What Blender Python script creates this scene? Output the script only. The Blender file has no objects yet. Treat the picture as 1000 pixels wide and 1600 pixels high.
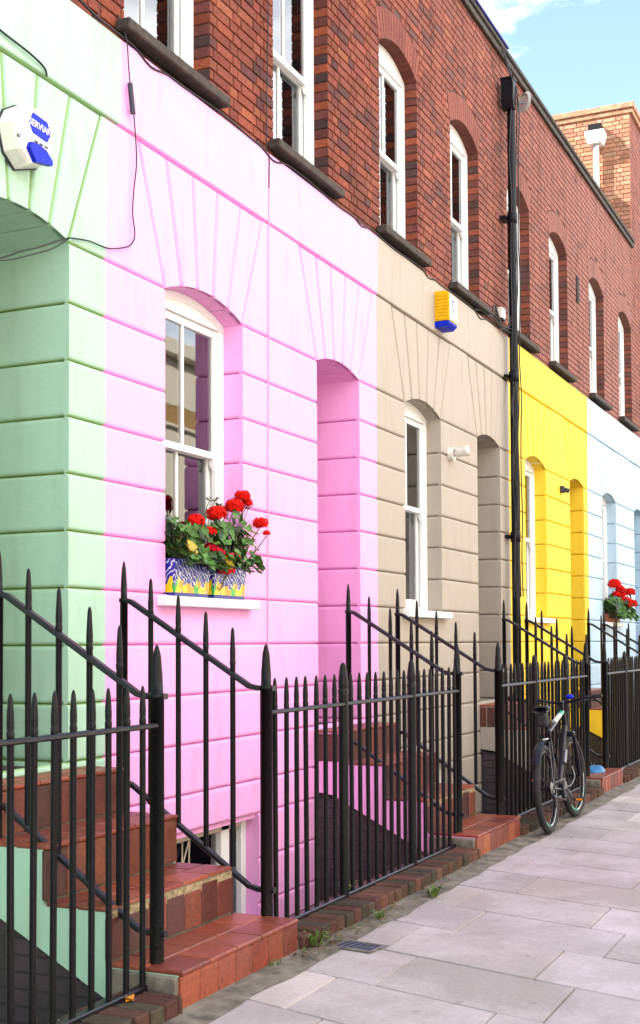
import bpy, math, random
from mathutils import Vector, Matrix, noise as mnoise
random.seed(7)
R = math.radians
scene = bpy.context.scene
COL = scene.collection

# ------------------------------------------------------------------ camera
H0 = 1.53                      # eye height above the pavement; the eye stands 4 m from the facades (y = 0)
F_PX, YAW, PIT, ROL, SY = 1980.2, .43012, .03782, -.00489, 129.0
cam = bpy.data.cameras.new('camera')
cam.sensor_fit = 'VERTICAL'; cam.sensor_height = 36.0; cam.sensor_width = 36.0
cam.lens = F_PX / 1600 * 36.0
cam.shift_y = SY / 1600
cam.clip_start = .05; cam.clip_end = 3000
camo = bpy.data.objects.new('camera', cam); COL.objects.link(camo)

def cam_dir(x, y, z):          # camera right, up, forward -> world
    c, s = math.cos(ROL), math.sin(ROL); xr, yr = c*x - s*y, s*x + c*y
    c, s = math.cos(PIT), math.sin(PIT); up, fw = c*yr + s*z, -s*yr + c*z
    c, s = math.cos(YAW), math.sin(YAW)
    return Vector((fw*c + xr*s, fw*s - xr*c, up))
rx, uy, fz = cam_dir(1, 0, 0), cam_dir(0, 1, 0), cam_dir(0, 0, 1)
camo.matrix_world = Matrix(((rx.x, uy.x, -fz.x, 0), (rx.y, uy.y, -fz.y, -4.0), (rx.z, uy.z, -fz.z, H0), (0, 0, 0, 1)))
scene.camera = camo

# ------------------------------------------------------------------ sky and sun
SUN = Vector((-.42, .70, .58)).normalized()       # towards the sun, behind the houses
EL = math.asin(SUN.z); AZ = math.atan2(SUN.x, SUN.y)
world = bpy.data.worlds.new('World'); scene.world = world; world.use_nodes = True
nt = world.node_tree; nt.nodes.clear()
wo = nt.nodes.new('ShaderNodeOutputWorld'); bg = nt.nodes.new('ShaderNodeBackground')
sky = nt.nodes.new('ShaderNodeTexSky'); sky.sky_type = 'NISHITA'; sky.sun_disc = False
sky.sun_elevation = EL; sky.sun_rotation = AZ % (2*math.pi)
sky.air_density = 1.0; sky.dust_density = 1.6; sky.ozone_density = 1.2
tc = nt.nodes.new('ShaderNodeTexCoord'); mp = nt.nodes.new('ShaderNodeMapping')
mp.inputs['Scale'].default_value = (1, 1, 2.2); mp.inputs['Location'].default_value = (.3, .1, .25)
cn = nt.nodes.new('ShaderNodeTexNoise'); cn.inputs['Scale'].default_value = 3.2; cn.inputs['Detail'].default_value = 9; cn.inputs['Roughness'].default_value = .55
cr = nt.nodes.new('ShaderNodeValToRGB'); cr.color_ramp.elements[0].position = .56; cr.color_ramp.elements[1].position = .80
mx = nt.nodes.new('ShaderNodeMix'); mx.data_type = 'RGBA'
mx.inputs['B'].default_value = (14.5, 14.2, 13.9, 1)          # sunlit cloud next to the physical sky
nt.links.new(tc.outputs['Generated'], mp.inputs['Vector']); nt.links.new(mp.outputs['Vector'], cn.inputs['Vector'])
sx_ = nt.nodes.new('ShaderNodeSeparateXYZ'); nt.links.new(tc.outputs['Generated'], sx_.inputs[0])
fill_bank = nt.nodes.new('ShaderNodeMapRange'); fill_bank.inputs['From Min'].default_value = .15; fill_bank.inputs['From Max'].default_value = -.75
fill_bank.inputs['To Min'].default_value = -.03; fill_bank.inputs['To Max'].default_value = .22; fill_bank.clamp = True  # unseen cloud bank added on the street side to brighten the shaded facades
nt.links.new(sx_.outputs['Y'], fill_bank.inputs['Value'])
cadd = nt.nodes.new('ShaderNodeMath'); cadd.operation = 'ADD'; nt.links.new(cn.outputs['Fac'], cadd.inputs[0]); nt.links.new(fill_bank.outputs['Result'], cadd.inputs[1])
nt.links.new(cadd.outputs[0], cr.inputs['Fac']); nt.links.new(cr.outputs['Color'], mx.inputs['Factor'])
nt.links.new(sky.outputs['Color'], mx.inputs['A']); nt.links.new(mx.outputs['Result'], bg.inputs['Color'])
bg.inputs['Strength'].default_value = .10
nt.links.new(bg.outputs['Background'], wo.inputs['Surface'])
sl = bpy.data.lights.new('sun', 'SUN'); sl.energy = 3.2; sl.angle = R(.5); sl.color = (1, .94, .85)
so = bpy.data.objects.new('sun', sl); COL.objects.link(so)
so.rotation_euler = SUN.to_track_quat('Z', 'Y').to_euler()
scene.view_settings.view_transform = 'Standard'; scene.view_settings.look = 'None'
scene.view_settings.exposure = 2.22; scene.view_settings.gamma = 1

# ------------------------------------------------------------------ materials
def mat(name):
    m = bpy.data.materials.new(name); m.use_nodes = True
    return m, m.node_tree, m.node_tree.nodes['Principled BSDF']
def N(t, k, **kw):
    n = t.nodes.new(k)
    for a, b in kw.items():
        if a in n.inputs: n.inputs[a].default_value = b
        else: setattr(n, a, b)
    return n
def rgba(c): return (c[0], c[1], c[2], 1)
def mixc(t, fac, a, b, blend='MIX'):
    m = t.nodes.new('ShaderNodeMix'); m.data_type = 'RGBA'; m.blend_type = blend
    for k, v in (('Factor', fac), ('A', a), ('B', b)):
        if isinstance(v, bpy.types.NodeSocket): t.links.new(v, m.inputs[k])
        elif k == 'Factor': m.inputs[k].default_value = v
        else: m.inputs[k].default_value = rgba(v)
    return m.outputs['Result']
def ramp(t, src, p0, p1, c0=(0, 0, 0), c1=(1, 1, 1)):
    r = t.nodes.new('ShaderNodeValToRGB'); e = r.color_ramp.elements
    e[0].position, e[1].position = p0, p1; e[0].color, e[1].color = rgba(c0), rgba(c1)
    t.links.new(src, r.inputs['Fac']); return r.outputs['Color']
def noise_n(t, scale, detail=5, rough=.55, vec=None, stretch=None):
    n = N(t, 'ShaderNodeTexNoise', Scale=scale, Detail=detail, Roughness=rough)
    tcn = t.nodes.new('ShaderNodeTexCoord')
    src = tcn.outputs['Object']
    if stretch:
        m = t.nodes.new('ShaderNodeMapping'); m.inputs['Scale'].default_value = stretch
        t.links.new(src, m.inputs['Vector']); src = m.outputs['Vector']
    t.links.new(src, n.inputs['Vector']); return n.outputs['Fac']
def bump(t, p, src, strength, dist=.01):
    b = N(t, 'ShaderNodeBump', Strength=strength, Distance=dist)
    t.links.new(src, b.inputs['Height']); t.links.new(b.outputs['Normal'], p.inputs['Normal'])

def paint(name, c, rough=.65, dirt=(.55, .5, .42), amt=.38, bmp=.35):
    m, t, p = mat(name)
    streak = ramp(t, noise_n(t, 3.0, 7, .6, stretch=(2.2, 2.2, .5)), .52, .78)
    mott = ramp(t, noise_n(t, 9, 6, .6), .35, .7)
    dark = tuple(a*b for a, b in zip(c, dirt))
    f = N(t, 'ShaderNodeMath', operation='MULTIPLY'); t.links.new(streak, f.inputs[0]); f.inputs[1].default_value = amt
    col = mixc(t, f.outputs[0], c, dark)
    f2 = N(t, 'ShaderNodeMath', operation='MULTIPLY'); t.links.new(mott, f2.inputs[0]); f2.inputs[1].default_value = .08
    col = mixc(t, f2.outputs[0], col, tuple(a*.72 for a in c))
    speck = ramp(t, noise_n(t, 55, 3, .6), .74, .78)
    f3 = N(t, 'ShaderNodeMath', operation='MULTIPLY'); t.links.new(speck, f3.inputs[0]); f3.inputs[1].default_value = .3
    col = mixc(t, f3.outputs[0], col, dark)
    t.links.new(col, p.inputs['Base Color']); p.inputs['Roughness'].default_value = rough; p.inputs['Specular IOR Level'].default_value = .22
    bump(t, p, noise_n(t, 26, 8, .65), bmp, .006)
    return m

def simple(name, c, rough=.5, metal=0, var=.15, scale=20, bmp=.1, bscale=60, spec=None):
    m, t, p = mat(name)
    col = mixc(t, ramp(t, noise_n(t, scale, 5), .35, .7), c, tuple(a*(1-var*2) for a in c))
    t.links.new(col, p.inputs['Base Color']); p.inputs['Roughness'].default_value = rough; p.inputs['Metallic'].default_value = metal
    if spec is not None: p.inputs['Specular IOR Level'].default_value = spec
    if bmp: bump(t, p, noise_n(t, bscale, 5), bmp, .004)
    return m

def attr_mat(name, rough=.8, bscale=70, bmp=.5, gain=.45, dist=.006, soot=(.5, .45, .45)):
    """colour per brick / tile / slab from the mesh, broken up with noise"""
    m, t, p = mat(name)
    a = N(t, 'ShaderNodeAttribute', attribute_name='Col')
    f = noise_n(t, 38, 8, .7)
    dark = mixc(t, 1.0, a.outputs['Color'], (1-gain, 1-gain, 1-gain), 'MULTIPLY')
    col = mixc(t, ramp(t, f, .36, .66), dark, a.outputs['Color'])
    st = ramp(t, noise_n(t, 2.3, 6, .6), .5, .75)
    g = N(t, 'ShaderNodeMath', operation='MULTIPLY'); t.links.new(st, g.inputs[0]); g.inputs[1].default_value = .75
    sooty = mixc(t, 1.0, col, soot, 'MULTIPLY')
    col = mixc(t, g.outputs[0], col, sooty)
    t.links.new(col, p.inputs['Base Color']); p.inputs['Roughness'].default_value = rough
    if name == 'brick': p.inputs['Specular IOR Level'].default_value = .2
    if name == 'slab':
        v = N(t, 'ShaderNodeTexVoronoi', Scale=5.0); v.inputs['Randomness'].default_value = 1; tcn = t.nodes.new('ShaderNodeTexCoord'); t.links.new(tcn.outputs['Object'], v.inputs['Vector'])
        gum = ramp(t, v.outputs['Distance'], .07, .10, (.62, .6, .6), (1, 1, 1)); sc_ = ramp(t, noise_n(t, 1.1, 8, .68), .44, .62, (.74, .73, .70), (1, 1, 1))
        col = mixc(t, .6, col, gum, 'MULTIPLY'); col = mixc(t, 1.0, col, sc_, 'MULTIPLY'); t.links.new(col, p.inputs['Base Color'])
    bump(t, p, noise_n(t, bscale, 8, .7), bmp, dist)
    return m

M = {}
M['brick'] = attr_mat('brick', .85)
M['mortar'] = simple('mortar', (.10, .045, .036), .95, bmp=.4)
M['mortar_sunlit'] = simple('mortar_sunlit', (.33, .17, .10), .95, bmp=.4)
M['tile'] = attr_mat('tile', .40, 40, .35, .5, .004, (.42, .42, .38))
M['slab'] = attr_mat('slab', .75, 30, .35, .16, .006, (.86, .84, .8))
M['white_paint'] = simple('white_paint', (.82, .82, .81), .4, var=.015, bmp=.03)
M['cream_paint'] = simple('cream_paint', (.62, .52, .42), .6, var=.15)
M['iron'] = simple('iron', (.003, .003, .004), .42, var=.2, bmp=.9, bscale=55, spec=.24)
M['iron_top'] = simple('iron_top', (.006, .005, .010), .34, var=.2, bmp=.35, bscale=90)
M['stone'] = simple('stone', (.068, .052, .042), .9, var=.3, scale=14, bmp=.6, bscale=40)
M['slate'] = simple('slate', (.06, .06, .07), .8)
M['fringe'] = simple('colour_fringe', (.03, .05, .30), .5)
M['cable'] = simple('cable', (.012, .011, .013), .6, bmp=0)
M['pink_cable'] = simple('painted_cable', (.62, .40, .52), .6, bmp=0)
M['pipe'] = simple('pipe', (.006, .006, .009), .45, bmp=.3, spec=.2)
M['asphalt'] = simple('asphalt', (.06, .06, .06), .9, bmp=.5)
M['cement'] = simple('cement', (.22, .19, .15), .95, var=.35, scale=9, bmp=.8, bscale=35)
M['pale_mortar'] = simple('pale_mortar', (.40, .31, .17), .95, var=.35, scale=45, bmp=.9, bscale=60)
M['coping_tile'] = simple('coping_tile', (.48, .24, .14), .9, var=.25, scale=12, bmp=.5)
def stair_shade_mat():
    m, t, p = mat('stair_shade'); tcn = t.nodes.new('ShaderNodeTexCoord'); mp_ = t.nodes.new('ShaderNodeMapping'); mp_.inputs['Rotation'].default_value = (0, R(90), 0)
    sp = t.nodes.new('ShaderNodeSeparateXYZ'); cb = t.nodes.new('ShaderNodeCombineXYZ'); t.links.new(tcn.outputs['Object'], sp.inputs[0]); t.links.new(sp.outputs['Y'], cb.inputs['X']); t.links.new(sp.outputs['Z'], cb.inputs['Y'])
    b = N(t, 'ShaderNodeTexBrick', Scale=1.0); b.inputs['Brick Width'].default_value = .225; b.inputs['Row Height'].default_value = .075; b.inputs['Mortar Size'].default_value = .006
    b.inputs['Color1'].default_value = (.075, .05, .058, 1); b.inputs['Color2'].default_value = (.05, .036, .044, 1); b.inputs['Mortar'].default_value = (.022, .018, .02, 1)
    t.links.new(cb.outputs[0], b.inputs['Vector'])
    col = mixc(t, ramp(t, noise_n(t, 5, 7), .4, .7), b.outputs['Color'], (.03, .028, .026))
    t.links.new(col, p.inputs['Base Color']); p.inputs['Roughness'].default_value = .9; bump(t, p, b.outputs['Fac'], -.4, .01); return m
M['stair_shade'] = stair_shade_mat()
M['joint'] = simple('joint_sand', (.07, .06, .05), .95, var=.3, bmp=.5)
M['room'] = simple('room', (.035, .022, .032), .9, bmp=0)
M['curtain'] = simple('curtain', (.16, .11, .16), .9, var=.2, bmp=0)
M['door_dark'] = simple('door_gloss', (.03, .03, .05), .25, bmp=0)
M['plastic_white'] = simple('plastic_white', (.74, .72, .66), .4, var=.06, bmp=0)
M['plastic_blue'] = simple('plastic_blue', (.004, .018, .50), .45, var=.1, bmp=0, spec=.15)
M['plastic_yellow'] = simple('plastic_yellow', (.80, .45, .008), .5, var=.1, bmp=0, spec=.15)
M['plastic_grey'] = simple('plastic_grey', (.16, .18, .24), .5, bmp=0)
M['ink'] = simple('ink', (.03, .03, .05), .6, bmp=0)
M['steel'] = simple('steel', (.20, .205, .22), .35, .9, bmp=0)
M['rubber'] = simple('rubber', (.014, .014, .015), .8, bmp=.2)
M['bike_black'] = simple('bike_black', (.008, .007, .014), .3, bmp=0, spec=.3)
M['bike_white'] = simple('bike_white', (.7, .72, .72), .3, bmp=0)
M['bike_green'] = simple('bike_green', (.02, .35, .22), .3, bmp=0)
M['reflector'] = simple('reflector', (.85, .25, .01), .2, bmp=0)
M['terracotta'] = simple('terracotta', (.38, .10, .05), .8, bmp=.2)
M['petal'] = simple('petal', (.72, .010, .006), .8, var=.14, scale=60, bmp=0, spec=.1)
M['petal_pink'] = simple('petal_pink', (.70, .012, .04), .8, var=.14, scale=60, bmp=0, spec=.1)
M['leafg'] = simple('leaf_green', (.075, .20, .022), .55, var=.3, scale=22, bmp=.1)
M['leafy'] = simple('leaf_yellow', (.50, .36, .03), .55, var=.2, scale=22, bmp=.1)
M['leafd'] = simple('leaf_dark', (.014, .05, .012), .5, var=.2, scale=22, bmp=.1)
M['stem'] = simple('plant_stem', (.09, .10, .03), .6, bmp=0)
M['weed'] = simple('weed', (.10, .17, .02), .6, var=.25, scale=30, bmp=0)
M['dry'] = simple('dry_leaf', (.20, .11, .04), .8, var=.3, scale=30, bmp=0)
M['bag'] = simple('bag_plastic', (.02, .17, .42), .35, var=.2, bmp=.3)
M['soil'] = simple('soil', (.04, .028, .02), .95, bmp=.6)
M['dark_earth'] = simple('dark_earth', (.02, .018, .016), .95, bmp=.6)
def glass_mat():
    m, t, p = mat('glass'); t.nodes.remove(p)
    out = t.nodes['Material Output']; tr = N(t, 'ShaderNodeBsdfTransparent', Color=(.80, .80, .82, 1))
    gl = N(t, 'ShaderNodeBsdfGlossy', Roughness=.015, Color=(.95, .97, 1, 1)); fr = N(t, 'ShaderNodeFresnel', IOR=2.0)
    mxs = t.nodes.new('ShaderNodeMixShader')
    nb = N(t, 'ShaderNodeBump', Strength=.02, Distance=.02); t.links.new(noise_n(t, 2.5, 2), nb.inputs['Height'])
    t.links.new(nb.outputs['Normal'], gl.inputs['Normal'])
    t.links.new(fr.outputs[0], mxs.inputs[0]); t.links.new(tr.outputs[0], mxs.inputs[1]); t.links.new(gl.outputs[0], mxs.inputs[2])
    t.links.new(mxs.outputs[0], out.inputs['Surface']); return m
M['glass'] = glass_mat()
def planter_mat():
    m, t, p = mat('painted_planter')
    tcn = t.nodes.new('ShaderNodeTexCoord'); sx = t.nodes.new('ShaderNodeSeparateXYZ'); t.links.new(tcn.outputs['Object'], sx.inputs[0])
    w = N(t, 'ShaderNodeTexWave', Scale=16.0, Distortion=8.0, Detail=1.5); w.wave_type = 'BANDS'; w.bands_direction = 'DIAGONAL'
    w.inputs['Detail Scale'].default_value = 1.3
    t.links.new(tcn.outputs['Object'], w.inputs['Vector'])
    top = ramp(t, w.outputs['Fac'], .80, .90, (.010, .016, .30), (.62, .66, .75))
    mpn = t.nodes.new('ShaderNodeMapping'); mpn.inputs['Scale'].default_value = (30, 30, 15); t.links.new(tcn.outputs['Object'], mpn.inputs['Vector'])
    v = N(t, 'ShaderNodeTexVoronoi', Scale=1.0); t.links.new(mpn.outputs['Vector'], v.inputs['Vector'])
    sp = t.nodes.new('ShaderNodeSeparateColor'); t.links.new(v.outputs['Color'], sp.inputs[0])
    rr = t.nodes.new('ShaderNodeValToRGB'); rr.color_ramp.interpolation = 'CONSTANT'
    e = rr.color_ramp.elements; e[0].color = (.85, .62, .01, 1); e[1].position = .4; e[1].color = (.8, .33, .01, 1)
    for ps, c in ((.6, (.05, .42, .06, 1)), (.78, (.7, .66, .2, 1)), (.88, (.02, .25, .45, 1))):
        x = e.new(ps); x.color = c
    t.links.new(sp.outputs[0], rr.inputs['Fac'])
    # flame-edged border between the two bands
    n2 = N(t, 'ShaderNodeTexNoise', Scale=1.0, Detail=2); mp2 = t.nodes.new('ShaderNodeMapping'); mp2.inputs['Scale'].default_value = (30, 30, 4)
    t.links.new(tcn.outputs['Object'], mp2.inputs['Vector']); t.links.new(mp2.outputs['Vector'], n2.inputs['Vector'])
    ad = N(t, 'ShaderNodeMath', operation='MULTIPLY_ADD'); t.links.new(n2.outputs['Fac'], ad.inputs[0]); ad.inputs[1].default_value = -.16; t.links.new(sx.outputs['Z'], ad.inputs[2])
    gt = N(t, 'ShaderNodeMath', operation='GREATER_THAN'); t.links.new(ad.outputs[0], gt.inputs[0]); gt.inputs[1].default_value = .004
    col = mixc(t, gt.outputs[0], rr.outputs['Color'], top)
    lo = N(t, 'ShaderNodeMath', operation='LESS_THAN'); t.links.new(sx.outputs['Z'], lo.inputs[0]); lo.inputs[1].default_value = .022
    col = mixc(t, lo.outputs[0], col, (.012, .02, .22))
    t.links.new(col, p.inputs['Base Color']); p.inputs['Roughness'].default_value = .3
    return m
M['planter'] = planter_mat()

PAINT = {'green': (.39, .60, .455), 'pink': (.90, .405, .75), 'beige': (.41, .352, .295), 'yellow': (.88, .62, .045), 'blue': (.46, .62, .74), 'cream': (.6, .54, .42)}
for k, c in PAINT.items(): M['paint_'+k] = paint('paint_'+k, c)
M['groove_green'] = paint('groove_paint', (.34, .50, .26), dirt=(.8, .75, .3), amt=.75)  # yellower, slightly darker green with streaks, for the grooves

# ------------------------------------------------------------------ mesh builder
def wloc(o):          # world position of an unrotated parent chain
    v = Vector((0, 0, 0))
    while o is not None: v += o.location; o = o.parent
    return v
class MB:
    def __init__(s): s.v = []; s.f = []; s.m = []; s.c = []; s.mats = []; s.sm = []
    def mi(s, m):
        if m not in s.mats: s.mats.append(m)
        return s.mats.index(m)
    def face(s, pts, m, col=(1, 1, 1), smooth=False):
        b = len(s.v); s.v += [tuple(p) for p in pts]; s.f.append(tuple(range(b, b+len(pts)))); s.m.append(s.mi(m)); s.c.append(col); s.sm.append(smooth)
    def faces(s, verts, faces, m, col=(1, 1, 1), smooth=False):
        b = len(s.v); s.v += [tuple(p) for p in verts]; k = s.mi(m)
        for f in faces: s.f.append(tuple(b+i for i in f)); s.m.append(k); s.c.append(col); s.sm.append(smooth)
    def box(s, lo, hi, m, col=(1, 1, 1), ch=0.0, skip=()):
        (x0, y0, z0), (x1, y1, z1) = lo, hi
        if ch <= 0:
            v = [(x0, y0, z0), (x1, y0, z0), (x1, y1, z0), (x0, y1, z0), (x0, y0, z1), (x1, y0, z1), (x1, y1, z1), (x0, y1, z1)]
            fs = {'-z': (0, 3, 2, 1), '+z': (4, 5, 6, 7), '-y': (0, 1, 5, 4), '+x': (1, 2, 6, 5), '+y': (2, 3, 7, 6), '-x': (3, 0, 4, 7)}
            s.faces(v, [f for k, f in fs.items() if k not in skip], m, col)
        else:
            c = min(ch, .45*abs(x1-x0), .45*abs(y1-y0), .45*abs(z1-z0))
            v = []; X = (x0, x1); Y = (y0, y1); Z = (z0, z1); sg = (c, -c); idx = {}
            for i in (0, 1):
                for j in (0, 1):
                    for k in (0, 1):
                        idx[i, j, k] = len(v)
                        v += [(X[i], Y[j]+sg[j], Z[k]+sg[k]), (X[i]+sg[i], Y[j], Z[k]+sg[k]), (X[i]+sg[i], Y[j]+sg[j], Z[k])]
            g = lambda i, j, k, a: idx[i, j, k]+a
            fs = []
            for i in (0, 1): fs.append([g(i, 0, 0, 0), g(i, 1, 0, 0), g(i, 1, 1, 0), g(i, 0, 1, 0)][::(1 if i else -1)])
            for j in (0, 1): fs.append([g(0, j, 0, 1), g(1, j, 0, 1), g(1, j, 1, 1), g(0, j, 1, 1)][::(-1 if j else 1)])
            for k in (0, 1): fs.append([g(0, 0, k, 2), g(1, 0, k, 2), g(1, 1, k, 2), g(0, 1, k, 2)][::(1 if k else -1)])
            for a in (0, 1):
                for b in (0, 1):
                    fs.append([g(0, a, b, 1), g(1, a, b, 1), g(1, a, b, 2), g(0, a, b, 2)])
                    fs.append([g(a, 0, b, 0), g(a, 1, b, 0), g(a, 1, b, 2), g(a, 0, b, 2)])
                    fs.append([g(a, b, 0, 0), g(a, b, 1, 0), g(a, b, 1, 1), g(a, b, 0, 1)])
            for i in (0, 1):
                for j in (0, 1):
                    for k in (0, 1): fs.append([g(i, j, k, 0), g(i, j, k, 1), g(i, j, k, 2)])
            s.faces(v, fs, m, col)
    def prism(s, poly, O, U, V, W, m, col=(1, 1, 1), cap0=True, cap1=True, m1=None):
        """polygon (u, v) at O swept by vector W"""
        O, U, V, W = Vector(O), Vector(U), Vector(V), Vector(W)
        a = [O+U*u+V*v for u, v in poly]; b = [p+W for p in a]; n = len(a)
        s.faces(a+b, [(i, (i+1) % n, n+(i+1) % n, n+i) for i in range(n)], m, col)
        if cap0: s.face(a[::-1], m, col)
        if cap1: s.face(b, m1 or m, col)
    def block(s, poly, ins, O, U, V, Nn, h, m, ms=None, col=(1, 1, 1), prof=((1, 1),)):
        """a stone: polygon (u, v) CCW raised by h along Nn, its edges drawn in by ins[i]; prof = (inset, height) steps of the edge"""
        O, U, V, Nn = Vector(O), Vector(U), Vector(V), Vector(Nn); n = len(poly); ms = ms or m
        base = []
        for i in range(n):
            (x0, y0), (x1, y1) = poly[i], poly[(i+1) % n]; dx, dy = x1-x0, y1-y0; l = math.hypot(dx, dy) or 1e-9
            nx, ny = -dy/l, dx/l; base.append((nx, ny, nx*x0+ny*y0))
        def ring(f, g):
            L = [(b[0], b[1], b[2]+ins[i]*f) for i, b in enumerate(base)]; q = []
            for i in range(n):
                a, b = L[i-1], L[i]; det = a[0]*b[1]-a[1]*b[0]
                if abs(det) < .08:
                    k = max(ins[i-1], ins[i])*f; q.append((poly[i][0]+b[0]*k, poly[i][1]+b[1]*k))
                else: q.append(((a[2]*b[1]-a[1]*b[2])/det, (a[0]*b[2]-a[2]*b[0])/det))
            return [O+U*u+V*v+Nn*h*g for u, v in q]
        A = [O+U*u+V*v for u, v in poly]
        for f, g in prof:
            B = ring(f, g)
            for i in range(n):
                s.face([A[i], A[(i+1) % n], B[(i+1) % n], B[i]], (ms if f <= .5 else m) if ins[i] > 0 else m, col)
            A = B
        s.face(A, m, col)
    def tube(s, pts, r, m, n=8, col=(1, 1, 1), caps=True):
        pts = [Vector(p) for p in pts]; rs = r if isinstance(r, (list, tuple)) else [r]*len(pts)
        prev = None; rings = []
        for i, p in enumerate(pts):
            d = (pts[min(i+1, len(pts)-1)]-pts[max(i-1, 0)]).normalized()
            if prev is None:
                a = Vector((0, 0, 1)) if abs(d.z) < .9 else Vector((1, 0, 0)); u = d.cross(a).normalized()
            else: u = (prev-d*prev.dot(d)).normalized()
            prev = u; w = d.cross(u)
            rings.append([p+(u*math.cos(2*math.pi*k/n)+w*math.sin(2*math.pi*k/n))*rs[i] for k in range(n)])
        b = len(s.v)
        fs = [(i*n+k, i*n+(k+1) % n, (i+1)*n+(k+1) % n, (i+1)*n+k) for i in range(len(pts)-1) for k in range(n)]
        s.faces([q for rg in rings for q in rg], fs, m, col, True)
        if caps: s.face(rings[0][::-1], m, col); s.face(rings[-1], m, col)
    def lathe(s, prof, O, m, n=8, sq=False, col=(1, 1, 1), ph=0, sx=1, sy=1):
        """(radius, z) profile round a vertical axis; sq: square section"""
        ox, oy, oz = O; rings = []
        for r, z in prof:
            if sq: rings.append([(ox+a*r, oy+b*r, oz+z) for a, b in ((-1, -1), (1, -1), (1, 1), (-1, 1))])
            else: rings.append([(ox+r*sx*math.cos(ph+2*math.pi*k/n), oy+r*sy*math.sin(ph+2*math.pi*k/n), oz+z) for k in range(n)])
        k_ = 4 if sq else n
        fs = [(i*k_+k, i*k_+(k+1) % k_, (i+1)*k_+(k+1) % k_, (i+1)*k_+k) for i in range(len(prof)-1) for k in range(k_)]
        s.faces([q for rg in rings for q in rg], fs, m, col, not sq)
        s.face(rings[0][::-1], m, col); s.face(rings[-1], m, col)
    def build(s, name, parent=None, loc=(0, 0, 0)):
        me = bpy.data.meshes.new(name)
        px, py, pz = wloc(parent)
        lx, ly, lz = loc if loc != (0, 0, 0) else (px, py, pz)
        me.from_pydata([(x-lx, y-ly, z-lz) for x, y, z in s.v], [], s.f)
        for m in s.mats: me.materials.append(M[m])
        me.polygons.foreach_set('material_index', s.m); me.polygons.foreach_set('use_smooth', s.sm)
        at = me.color_attributes.new('Col', 'FLOAT_COLOR', 'CORNER'); buf = []
        for f, c in zip(s.f, s.c): buf += [c[0], c[1], c[2], 1.0]*len(f)
        at.data.foreach_set('color', buf)
        me.update()
        o = bpy.data.objects.new(name, me); COL.objects.link(o)
        if parent is not None: o.parent = parent
        if loc != (0, 0, 0): o.location = (lx-px, ly-py, lz-pz)
        return o

def catmull(P, k=6):
    P = [Vector(p) for p in P]; out = []
    for i in range(len(P)-1):
        a, b, c, d = P[max(i-1, 0)], P[i], P[i+1], P[min(i+2, len(P)-1)]
        for j in range(k):
            t = j/k; out.append(.5*((2*b)+(c-a)*t+(2*a-5*b+4*c-d)*t*t+(3*b-a-3*c+d)*t**3))
    return out+[P[-1]]
def thing(name, label, cat, loc=(0, 0, 0), group=None):
    o = bpy.data.objects.new(name, None); COL.objects.link(o); o.empty_display_size = .2
    o.location = loc; o['label'] = label; o['category'] = cat
    if group: o['group'] = group
    return o
def tag(o, label, cat, group=None):
    o['label'] = label; o['category'] = cat
    if group: o['group'] = group
    return o
def struct(o, kind='structure'): o['kind'] = kind; return o
def vary(c, a=.12, h=.05):
    k = 1+random.uniform(-a, a); return tuple(max(0, x*k*(1+random.uniform(-h, h))) for x in c)

# ------------------------------------------------------------------ levels (metres above the pavement)
Z = lambda zr: zr + H0
JOINTS = [Z(-2.99+.305*k) for k in range(0, 7)] + [Z(v) for v in (-.930, -.624, -.320, -.008, .298, .602, .908, 1.212, 1.514, 1.822, 2.145)]
SPRING, BANDLO, BANDHI = Z(2.145), Z(2.955), Z(3.452)
WALLBOT, THRESH = Z(-2.99), Z(-.655)
SILL_LO = Z(.28)
U_SILL, U_SPRING, ROOF = Z(3.59), Z(5.24), Z(6.72)
TH = .030            # how far the rusticated stones stand off the wall behind
CH = .026

HOUSES = [   # colour, x from, x to, lower window, door, upper windows
    ('green', 1.87, 5.87, (2.50, 3.49), (4.70, 5.53), [(2.1, 3.09), (4.06, 5.05)]),
    ('pink', 5.87, 9.89, (6.50, 7.49), (8.68, 9.51), [(6.10, 7.10), (8.02, 8.98)]),
    ('beige', 9.89, 13.87, (10.55, 11.53), (12.68, 13.50), [(10.07, 11.01), (11.98, 12.91)]),
    ('yellow', 13.87, 17.82, (14.53, 15.50), (16.75, 17.56), [(14.00, 14.95), (15.91, 16.87)]),
    ('blue', 17.82, 22.30, (18.76, 19.77), (21.22, 22.02), [(18.20, 19.19), (20.30, 21.34)]),
]

def arch_pts(xl, xr, zs, rise, n=12):
    c, hw = (xl+xr)/2, (xr-xl)/2
    return [(c+hw*t, zs+rise*(1-t*t)) for t in [-1+2*i/n for i in range(n+1)]]

def arch_z(x, xl, xr, zs, rise):
    t = (x-(xl+xr)/2)/((xr-xl)/2); return zs+rise*(1-t*t)

BRICKS = [(.265, .068, .040), (.24, .060, .037), (.295, .079, .043), (.225, .058, .039), (.32, .092, .047), (.255, .070, .045), (.19, .052, .039), (.125, .044, .040), (.27, .068, .037), (.26, .072, .043), (.245, .064, .040)]
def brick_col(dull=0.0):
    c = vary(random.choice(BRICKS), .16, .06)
    return tuple(a*(1-dull)+b*dull for a, b in zip(c, (.40, .185, .155)))

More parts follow.
